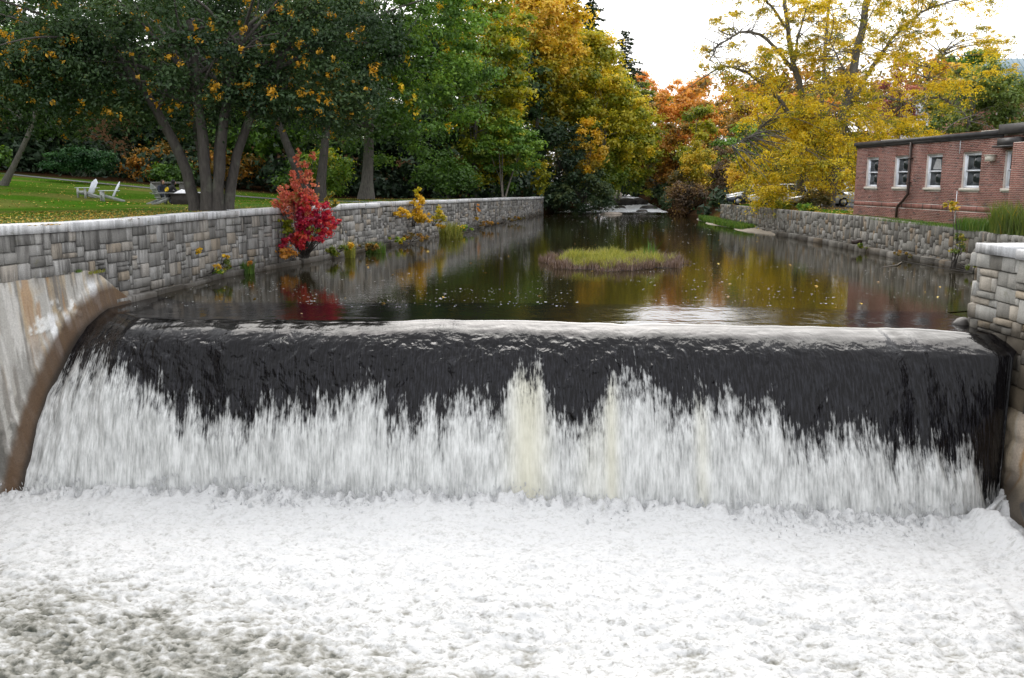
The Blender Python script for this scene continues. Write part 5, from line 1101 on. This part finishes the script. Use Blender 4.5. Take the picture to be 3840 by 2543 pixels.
# ------------------------------------------------------------------ plants on the left wall
def clumps_plant(name, label, cat, base, lst, size, seed, stems=5, aspect=.7, bark=None):
    """lst: list of (center, radii, n, mat, tint range, k)"""
    rng = np.random.default_rng(seed); root = thing(name, label, cat, base); parts_ = []
    for j, (c, r, n, mt, tn, k) in enumerate(lst):
        q_ = .9*(14/k)**.33; cl = ell_clumps(rng, c, np.array(r)*.85, k, (min(r)*.22*q_, min(r)*.42*q_), tn, -.97, .9, .15)
        V, F, T = crown_mesh(rng, cl, int(n*1.7), size*1.05, .3, .14, aspect); mk('foliage', V, F, LF[mt], root, False, {'tint': (T, 'FACE')})
        for _ in range(stems): parts_.append(limb(rng, np.array(base) + [rng.normal(0, .06), rng.normal(0, .06), 0], cl[rng.integers(0, len(cl))][:3], .022, .006, 6, .02, .3, 5))
    V, F = join(parts_); mk('stems', V, F, bark or BARK_D, root, True); return root
clumps_plant('red_sapling', 'bright red and crimson maple sapling with vine growing from the left wall', 'sapling', (-9.0, 38.6, .3),
    [((-9.0, 37.9, 2.9), (1.0, .7, 1.1), 1700, 'coral', (.1, .85), 60), ((-8.85, 37.9, 3.9), (.55, .4, .9), 420, 'coral', (.35, .95), 26), ((-8.95, 37.9, 4.6), (.16, .14, .55), 60, 'coral', (.5, 1.), 8), ((-8.35, 37.9, 4.45), (.14, .14, .5), 50, 'coral', (.5, 1.), 7), ((-9.6, 37.8, 2.5), (.6, .5, .95), 560, 'coral', (.15, .8), 22),
     ((-8.4, 37.7, 2.05), (1.0, .75, 1.0), 2000, 'red', (.05, .85), 60), ((-9.0, 37.6, 1.15), (.95, .6, .55), 900, 'red', (.2, .95), 30), ((-7.75, 37.9, 1.7), (.6, .5, .85), 650, 'red', (.1, .9), 24), ((-8.7, 37.7, 2.7), (.7, .5, .5), 380, 'red', (.4, 1.), 18),
     ((-9.75, 37.7, 1.6), (.55, .45, .7), 520, 'yellowgreen', (0., .6), 18), ((-8.6, 37.5, 1.5), (.6, .4, .5), 160, 'yellowgreen', (.1, .7), 10), ((-9.5, 37.6, .7), (.5, .4, .4), 240, 'orange', (.5, 1.), 10), ((-7.75, 38.6, 2.9), (.3, .3, .5), 200, 'paleg', (.4, .9), 8)], .115, 601, 5)
for i, (lb, base, lst, sz) in enumerate([
    ('tall bright yellow sapling growing out of the left wall', (-5.95, 53.6, .9), [((-5.5, 53.2, 1.5), (.75, .55, .6), 1100, 'yellow', (.3, 1.), 22), ((-5.55, 53.3, 2.3), (.5, .4, .6), 520, 'yellow', (.2, 1.), 14), ((-5.5, 53.4, 2.95), (.32, .28, .45), 170, 'yellowgreen', (.6, 1.), 7)], .12),
    ('small yellow clump on the wall left of the tall yellow sapling', (-6.6, 51.0, 1.5), [((-6.25, 50.8, 1.78), (.55, .4, .36), 520, 'yellow', (.3, 1.), 14)], .11),
    ('yellow green clump on the wall right of the tall yellow sapling', (-5.0, 56.6, .8), [((-4.6, 56.3, 1.5), (.58, .45, .55), 700, 'yellowgreen', (.4, 1.), 16), ((-4.5, 56.2, .85), (.3, .25, .3), 160, 'yellow', (.1, .6), 5)], .11),
    ('orange creeper strip hanging on the far wall', (-2.9, 68.5, 1.9), [((-2.6, 68.2, 1.5), (.14, .12, .45), 150, 'orange', (.6, 1.), 6), ((-2.65, 68.2, .75), (.22, .16, .32), 160, 'yellow', (.0, .5), 6)], .13),
    ('yellow flower head on the wall above the dam edge', (-11.05, 31.0, 1.1), [((-10.85, 30.8, 1.28), (.16, .12, .14), 70, 'yellow', (.2, .8), 4)], .08),
    ('yellow weed high on the lower wall', (-10.95, 33.4, .5), [((-10.7, 33.2, .85), (.16, .14, .16), 80, 'yellow', (.1, .8), 4), ((-10.65, 33.2, .5), (.35, .25, .25), 160, 'paleg', (.2, .9), 7)], .08),
    ('small yellow weed at the waterline ledge', (-10.9, 32.2, .3), [((-10.65, 32.0, .55), (.14, .14, .12), 70, 'yellow', (.1, .8), 4), ((-10.7, 32.2, .3), (.3, .2, .16), 110, 'green', (.4, .9), 5)], .08),
    ('rusty weed beside the grass tuft by the ledge', (-10.55, 35.0, .2), [((-10.3, 34.8, .38), (.18, .16, .2), 90, 'orange', (.3, .9), 4)], .08),
    ('trailing green weed below the red sapling', (-8.2, 41.0, .2), [((-7.95, 40.7, .5), (.6, .3, .32), 420, 'yellowgreen', (0., .5), 10), ((-7.5, 41.2, .65), (.25, .2, .2), 120, 'yellow', (.1, .7), 5)], .1),
    ('low weedy clump at the foot of the wall beyond the red sapling', (-7.4, 44.8, .1), [((-7.1, 44.5, .38), (.7, .35, .26), 420, 'rust', (.1, .7), 10)], .1),
    ('mixed weeds at the wall foot below the yellow sapling', (-5.9, 52.0, .1), [((-5.5, 51.5, .45), (.9, .4, .3), 520, 'rust', (.2, .9), 12), ((-6.4, 49.6, .35), (.7, .3, .25), 320, 'green', (.4, 1.), 8)], .11),
    ('weedy strip at the foot of the far wall', (-3.6, 62.5, .1), [((-3.3, 62.0, .35), (.9, .5, .28), 420, 'green', (.3, 1.), 10), ((-1.9, 68, .35), (1.2, .9, .25), 420, 'rust', (.2, .8), 12), ((.2, 78, .35), (1.2, 1.6, .25), 420, 'rust', (.1, .7), 12)], .13)]):
    clumps_plant('wall_plant', lb, 'plant', base, lst, sz, 620 + i, 3)['group'] = 'plants growing on the left wall'
def tuft(label, c, r, n, h, w, mat, seed, name='grass_tuft', group='grass tufts at the water edge', lean=.35, zf=None):
    rng = np.random.default_rng(seed); an = rng.uniform(0, 2*np.pi, n); rr = np.sqrt(rng.random(n))
    C = np.stack([c[0] + r[0]*rr*np.cos(an), c[1] + r[1]*rr*np.sin(an), np.full(n, c[2])], 1)
    if zf is not None: C[:, 2] = zf(C[:, 0], C[:, 1])
    V, F, k = blades(rng, C, h, w, lean); o = mk(name, V, F, LF[mat], None, False, {'tint': (np.repeat(np.clip(rng.normal(.5, .2, k), 0, 1), 2), 'FACE')})
    return tag(o, label, 'grass', group)
tuft('bright green grass tuft on the ledge nearest the dam', (-10.45, 34.9, .0), (.30, .25), 260, .50, .02, 'grass', 701)
tuft('green grass tuft at the wall foot past the red sapling', (-6.95, 45.3, .0), (.5, .3), 260, .55, .025, 'grass', 702)
tuft('olive reed tuft right of the yellow saplings', (-3.9, 57.0, .0), (.75, .5), 420, 1.0, .03, 'sedge', 703)
tuft('upright grey green weed tuft below the red sapling', (-7.7, 42.2, .0), (.25, .2), 140, .85, .022, 'sedge', 704)
tuft('green moss tuft on the concrete ledge', (-12.05, 24.6, 1.1), (.10, .14), 90, .09, .015, 'grass', 705)
tuft('tall ornamental grass clump at the right edge before the brick bay', (19.6, 34.2, 1.6), (1.0, 1.6), 2200, 1.15, .03, 'paleg', 706)
tuft('lower bright grass left of the ornamental grass clump', (19.1, 36.6, 1.6), (.7, 1.3), 1100, .5, .03, 'grass', 707)
tuft('long grass along the top of the right wall', (18.75, 43, 1.66), (.55, 7.0), 1800, .16, .02, 'grass', 708, lean=.5)
tuft('moss and short weeds on the left wall ledge', (-11.9, 25.4, 1.0), (.1, .5), 160, .10, .015, 'sedge', 709)

# ------------------------------------------------------------------ grassy islet in the river
il = thing('grassy_islet', 'low islet of yellow green sedge ringed by dead brown stems in mid river', 'islet', (4.35, 39.2, 0))
rng = np.random.default_rng(720); th = np.linspace(0, 2*np.pi, 40, endpoint=False); V = []; 
def irad(t): return 1 + .10*np.sin(3*t + 1) + .07*np.sin(7*t) + .06*np.sin(11*t + 2) + .05*np.sin(17*t)
for k, z in ((1.0, -.25), (.97, .01), (.75, .09), (.4, .14)): V += [(4.35 + 2.75*k*irad(t)*math.cos(t), 39.2 + 3.0*k*irad(t)*math.sin(t), z) for t in th]
V.append((4.35, 39.2, .15)); F = [(r*40 + i, r*40 + (i+1) % 40, (r+1)*40 + (i+1) % 40, (r+1)*40 + i) for r in range(3) for i in range(40)] + [(120 + i, 120 + (i+1) % 40, 160) for i in range(40)]
mk('mud', V, F, simple('wet mud', (.05, .04, .03), .6, .3, 6, .5), il, True)
def ring(n, a, b): 
    t = rng.uniform(0, 2*np.pi, n); k = np.sqrt(rng.uniform(a*a, b*b, n)); return np.stack([4.35 + 2.85*k*irad(t)*np.cos(t), 39.2 + 3.1*k*irad(t)*np.sin(t), np.full(n, .02)], 1)
cc_ = ring(6500, 0, .84); V, F, k = blades(rng, cc_, .20 + .48*vnoise(cc_[:, 0]*1.5, cc_[:, 1]*1.1, 33), .022, .45); tag(mk('sedge', V, F, LF['sedge'], il, False, {'tint': (np.repeat(np.clip(rng.normal(.55, .22, k), 0, 1), 2), 'FACE')}), kind='stuff')
cc_ = ring(6500, .58, 1.08); V, F, k = blades(rng, cc_, .10 + .40*vnoise(cc_[:, 0]*2.2, cc_[:, 1]*1.6, 34), .022, .7); tag(mk('dead_stems', V, F, LF['dead'], il, False, {'tint': (np.repeat(np.clip(rng.normal(.5, .25, k), 0, 1), 2), 'FACE')}), kind='stuff')
b = MB()
for t in (5.9, 6.1, 6.3): b.add(*blades(rng, np.array([[t, 39.6, .1]]*8), .95, .03, .25)[:1], [(i*6 + a, i*6 + b_, i*6 + c_, i*6 + d_) for i in range(8) for a, b_, c_, d_ in ((0, 1, 2, 3), (3, 2, 4, 5))])
b.build('reed', LF['grass'], il)

# ------------------------------------------------------------------ gravel bar with grass, right bank
bar = thing('gravel_bar', 'pale gravel bar with bright green grass beside the end of the right wall', 'gravel bar', (16.8, 72, 0))
n1_, n2_ = 40, 16; yy, tt_ = np.meshgrid(np.linspace(58, 86, n1_), np.linspace(0, 1, n2_), indexing='ij'); wd = 1.9*np.clip(np.sin((yy - 58)/28*np.pi), 0, 1)**.7*(.8 + .3*np.sin(yy*.6)) + .25
xx = xr(yy.ravel()).reshape(yy.shape) + .1 - wd*tt_; zz = .28*(1 - tt_**2) - .10 + .05*(fbm(xx*2, yy*2, 3, 6) - .3)
mk('gravel', np.stack([xx, yy, zz], -1).reshape(-1, 3), gridfaces(n1_, n2_), simple('pale gravel', (.30, .26, .21), .95, .4, 14, .6), bar, True)
rng = np.random.default_rng(731); Y_ = rng.uniform(66, 84, 5200); w_ = 1.9*np.clip(np.sin((Y_ - 58)/28*np.pi), 0, 1)**.7; C = np.stack([xr(Y_) - w_*rng.uniform(-.1, .75, 5200), Y_, np.full(5200, .05)], 1)
V, F, k = blades(rng, C, .42, .05, .35); tag(mk('grass', V, F, LF['grass'], bar, False, {'tint': (np.repeat(np.clip(rng.normal(.5, .2, k), 0, 1), 2), 'FACE')}), kind='stuff')

# ------------------------------------------------------------------ rocks in the rapids
ROCK = simple('wet dark rock', (.045, .04, .035), .55, .5, 3, .8); ROCKP = simple('pale dry rock', (.36, .31, .26), .9, .25, 4, .6)
def rock(label, c, r, seed, mat=None):
    rng = np.random.default_rng(seed); nu, nv = 16, 9; V = []
    for e in np.linspace(-math.pi/2, math.pi/2, nv):
        for a in np.linspace(0, 2*math.pi, nu, endpoint=False):
            d = np.array([math.cos(a)*math.cos(e), math.sin(a)*math.cos(e), math.sin(e)]); k = .72 + .55*float(fbm(d[0]*1.6 + seed, d[1]*1.6 + d[2]*1.9, 3, seed)); V.append((c[0] + d[0]*r[0]*k, c[1] + d[1]*r[1]*k, c[2] + d[2]*r[2]*k))
    F = [(i*nu + j, i*nu + (j+1) % nu, (i+1)*nu + (j+1) % nu, (i+1)*nu + j) for i in range(nv - 1) for j in range(nu)]
    tag(mk('rock', V, F, mat or ROCK, None, True), label, 'rock', 'rocks in the stream')
for lb, c, r, mt in [('flat submerged rock in the calm water below the rapids', (10.9, 98.5, .02), (1.3, .8, .22), ROCKP), ('largest dark boulder in the right of the rapids', (14.5, 117, .75), (1.6, 1.3, .75), None), ('dark boulder against the right bank of the rapids', (16.5, 117.5, .8), (1.3, 1.2, .7), None),
    ('mossy flat rock on the left of the rapids', (11.6, 115, .6), (1.7, 1.0, .42), None), ('small dark rock on the lower left of the rapids', (9.9, 106.5, .28), (.8, .6, .35), None), ('pale square rock at the head of the rapids', (14.9, 128, 1.5), (.8, .7, .75), ROCKP), ('tiny dark rock near the head of the rapids', (13.8, 122, 1.0), (.5, .4, .35), None),
    ('dark stone breaking the white water in mid rapids', (13.2, 110, .32), (.7, .5, .35), None), ('wide dark rock on the right rim of the rapids', (16.6, 109, .3), (1.1, .7, .4), None), ('low dark rock near the right side of the lower rapids', (15.0, 103.5, .15), (.7, .5, .22), None), ('dark rock at the lower left rim of the rapids', (8.6, 104.5, .2), (.7, .5, .25), None)]:
    rock(lb, c, r, int(c[1]*7 + c[0]*3), mt)
for lb, c, r, sd in [('dark wet stone at the waterline of the abutment corner', (11.55, 22.5, -.02), (.26, .22, .16), 811), ('angular stone jammed beside the falling water at the abutment', (11.55, 20.6, -1.0), (.30, .4, .3), 812), ('dark wet rock at the base of the abutment by the foam', (11.3, 16.6, -3.5), (.9, 1.4, 1.0), 813)]:
    rock(lb, c, r, sd, ROCKP if sd == 812 else ROCK)

# ------------------------------------------------------------------ small things on the right wall
clumps_plant('birch_sapling', 'thin sapling with sparse yellow leaves in front of the right wall', 'sapling', (17.9, 36.0, .1), [((17.7, 36.2, 2.6), (.55, .4, .35), 130, 'gold', (.3, .9), 7), ((18.1, 36, 1.2), (.45, .35, .7), 240, 'paleg', (.2, .9), 10)], .10, 820, 4)
clumps_plant('creeper', 'small scarlet creeper leaves low on the right wall', 'plant', (18.5, 34.6, .4), [((18.35, 34.3, .62), (.22, .15, .12), 60, 'red', (.6, 1.), 4)], .11, 821, 2)
clumps_plant('wall_plant', 'green and yellow weeds at the waterline of the right wall', 'plant', (18.4, 35.2, .0), [((18.2, 34.6, .25), (.5, .6, .22), 260, 'yellowgreen', (.0, .7), 8), ((18.0, 45.5, .3), (.3, .5, .2), 160, 'yellowgreen', (.0, .6), 6), ((18.1, 41, .25), (.25, 1.2, .15), 160, 'rust', (.1, .7), 8)], .1, 822, 3)
b = MB(); b.tube([(18.5, 46.6, .50), (17.75, 46.4, .46)], .11, 12); tag(b.build('drain_pipe', PIPEM, None, True), 'rusty pipe stub sticking out of the right wall above the water', 'pipe')
b = MB(); b.tube([(17.4, 39.6, .03), (16.6, 38.2, .04), (15.6, 37.4, .02)], [.03, .025, .01], 6); tag(b.build('fallen_branch', BARK_W, None, True), 'thin pale stick floating beside the right wall', 'branch')

# ------------------------------------------------------------------ foam flecks, floating leaves and fallen leaves
rng = np.random.default_rng(900)
def flecks(n, gx, gy, size):
    X_ = rng.uniform(*gx, n*3); Y_ = rng.uniform(*gy, n*3); k = vnoise(X_*.7, Y_*.35, 55)*.6 + vnoise(X_*2.5, Y_*1.4, 56)*.4
    ok = (k > .52) & (X_ > xl(Y_) + .3) & (X_ < xr(Y_) - .3); return X_[ok][:n], Y_[ok][:n]
XS = []; YS = []
for n, gx, gy in ((650, (-11, 2), (25.5, 36)), (550, (4, 17), (25, 38)), (260, (-9, 15), (36, 60)), (500, (0, 16), (60, 95))):
    a, c_ = flecks(n, gx, gy, 0); XS.append(a); YS.append(c_)
XS = np.concatenate(XS); YS = np.concatenate(YS); n = len(XS); sz = np.clip(rng.lognormal(-4.3, .5, n), .007, .04)*(1 + np.clip(YS - 40, 0, 60)/40)
th = np.linspace(0, 2*np.pi, 6, endpoint=False)
V = np.stack([XS[:, None] + sz[:, None]*np.cos(th)*rng.uniform(.6, 1.6, (n, 6)), YS[:, None] + sz[:, None]*np.sin(th)*rng.uniform(.5, 1.2, (n, 6)), np.full((n, 6), .006)], -1).reshape(-1, 3)
tag(mk('foam_flecks', V, np.arange(n*6).reshape(-1, 6), WHITEW), kind='stuff')
def litter(name, n, fx, size, mat, zoff=.02):
    X_, Y_, Z_ = fx(n); n = len(X_); C = np.stack([X_, Y_, Z_ + zoff], 1); nr = rdir(rng, n)*.35 + [0, 0, 1]; nr /= np.linalg.norm(nr, axis=1)[:, None]
    V, F = leaf_quads(rng, C, nr, size*rng.uniform(.6, 1.4, n), .7); tag(mk(name, V, F, LF[mat], None, False, {'tint': (rng.random(n), 'FACE')}), kind='stuff')
def lawn_pts(n):
    Y_ = rng.uniform(22, 75, n); d = rng.random(n)**1.6*30; X_ = wallx(Y_) - .8 - d; k = vnoise(X_*.4, Y_*.4, 66) > .35; X_, Y_ = X_[k], Y_[k]; return X_, Y_, left_z(X_, Y_)
litter('fallen_leaves', 6500, lawn_pts, .10, 'straw')
def near_pts(n):
    Y_ = rng.uniform(24, 36, n); X_ = xl(Y_) - .7 - rng.random(n)**1.3*6; return X_, Y_, left_z(X_, Y_)
litter('leaf_litter', 2600, near_pts, .075, 'straw')
def right_pts(n):
    Y_ = rng.uniform(50, 72, n); X_ = xr(Y_) + .3 + rng.random(n)*5; return X_, Y_, right_z(X_, Y_)
litter('bank_leaf_litter', 1500, right_pts, .12, 'straw')
def river_pts(n):
    Y_ = rng.uniform(24, 55, n); X_ = rng.uniform(-8, 15, n); return X_, Y_, Y_*0
litter('floating_leaves', 60, river_pts, .12, 'straw', .012)
# short grass blades that soften the lawn edge behind the coping
def grass_sheet(name, n, fx, h, w):
    X_, Y_, Z_ = fx(n); V, F, k = blades(rng, np.stack([X_, Y_, Z_ - .01], 1), h, w, .6); tag(mk(name, V, F, LF['grass'], None, False, {'tint': (np.repeat(np.clip(rng.normal(.35, .2, k), 0, 1), 2), 'FACE')}), kind='stuff')
def edge_pts(n):
    Y_ = rng.uniform(22, 70, n); X_ = xl(Y_) - .58 - rng.random(n)**1.5*5; return X_, Y_, left_z(X_, Y_)
grass_sheet('lawn_grass', 9000, edge_pts, .07, .03)
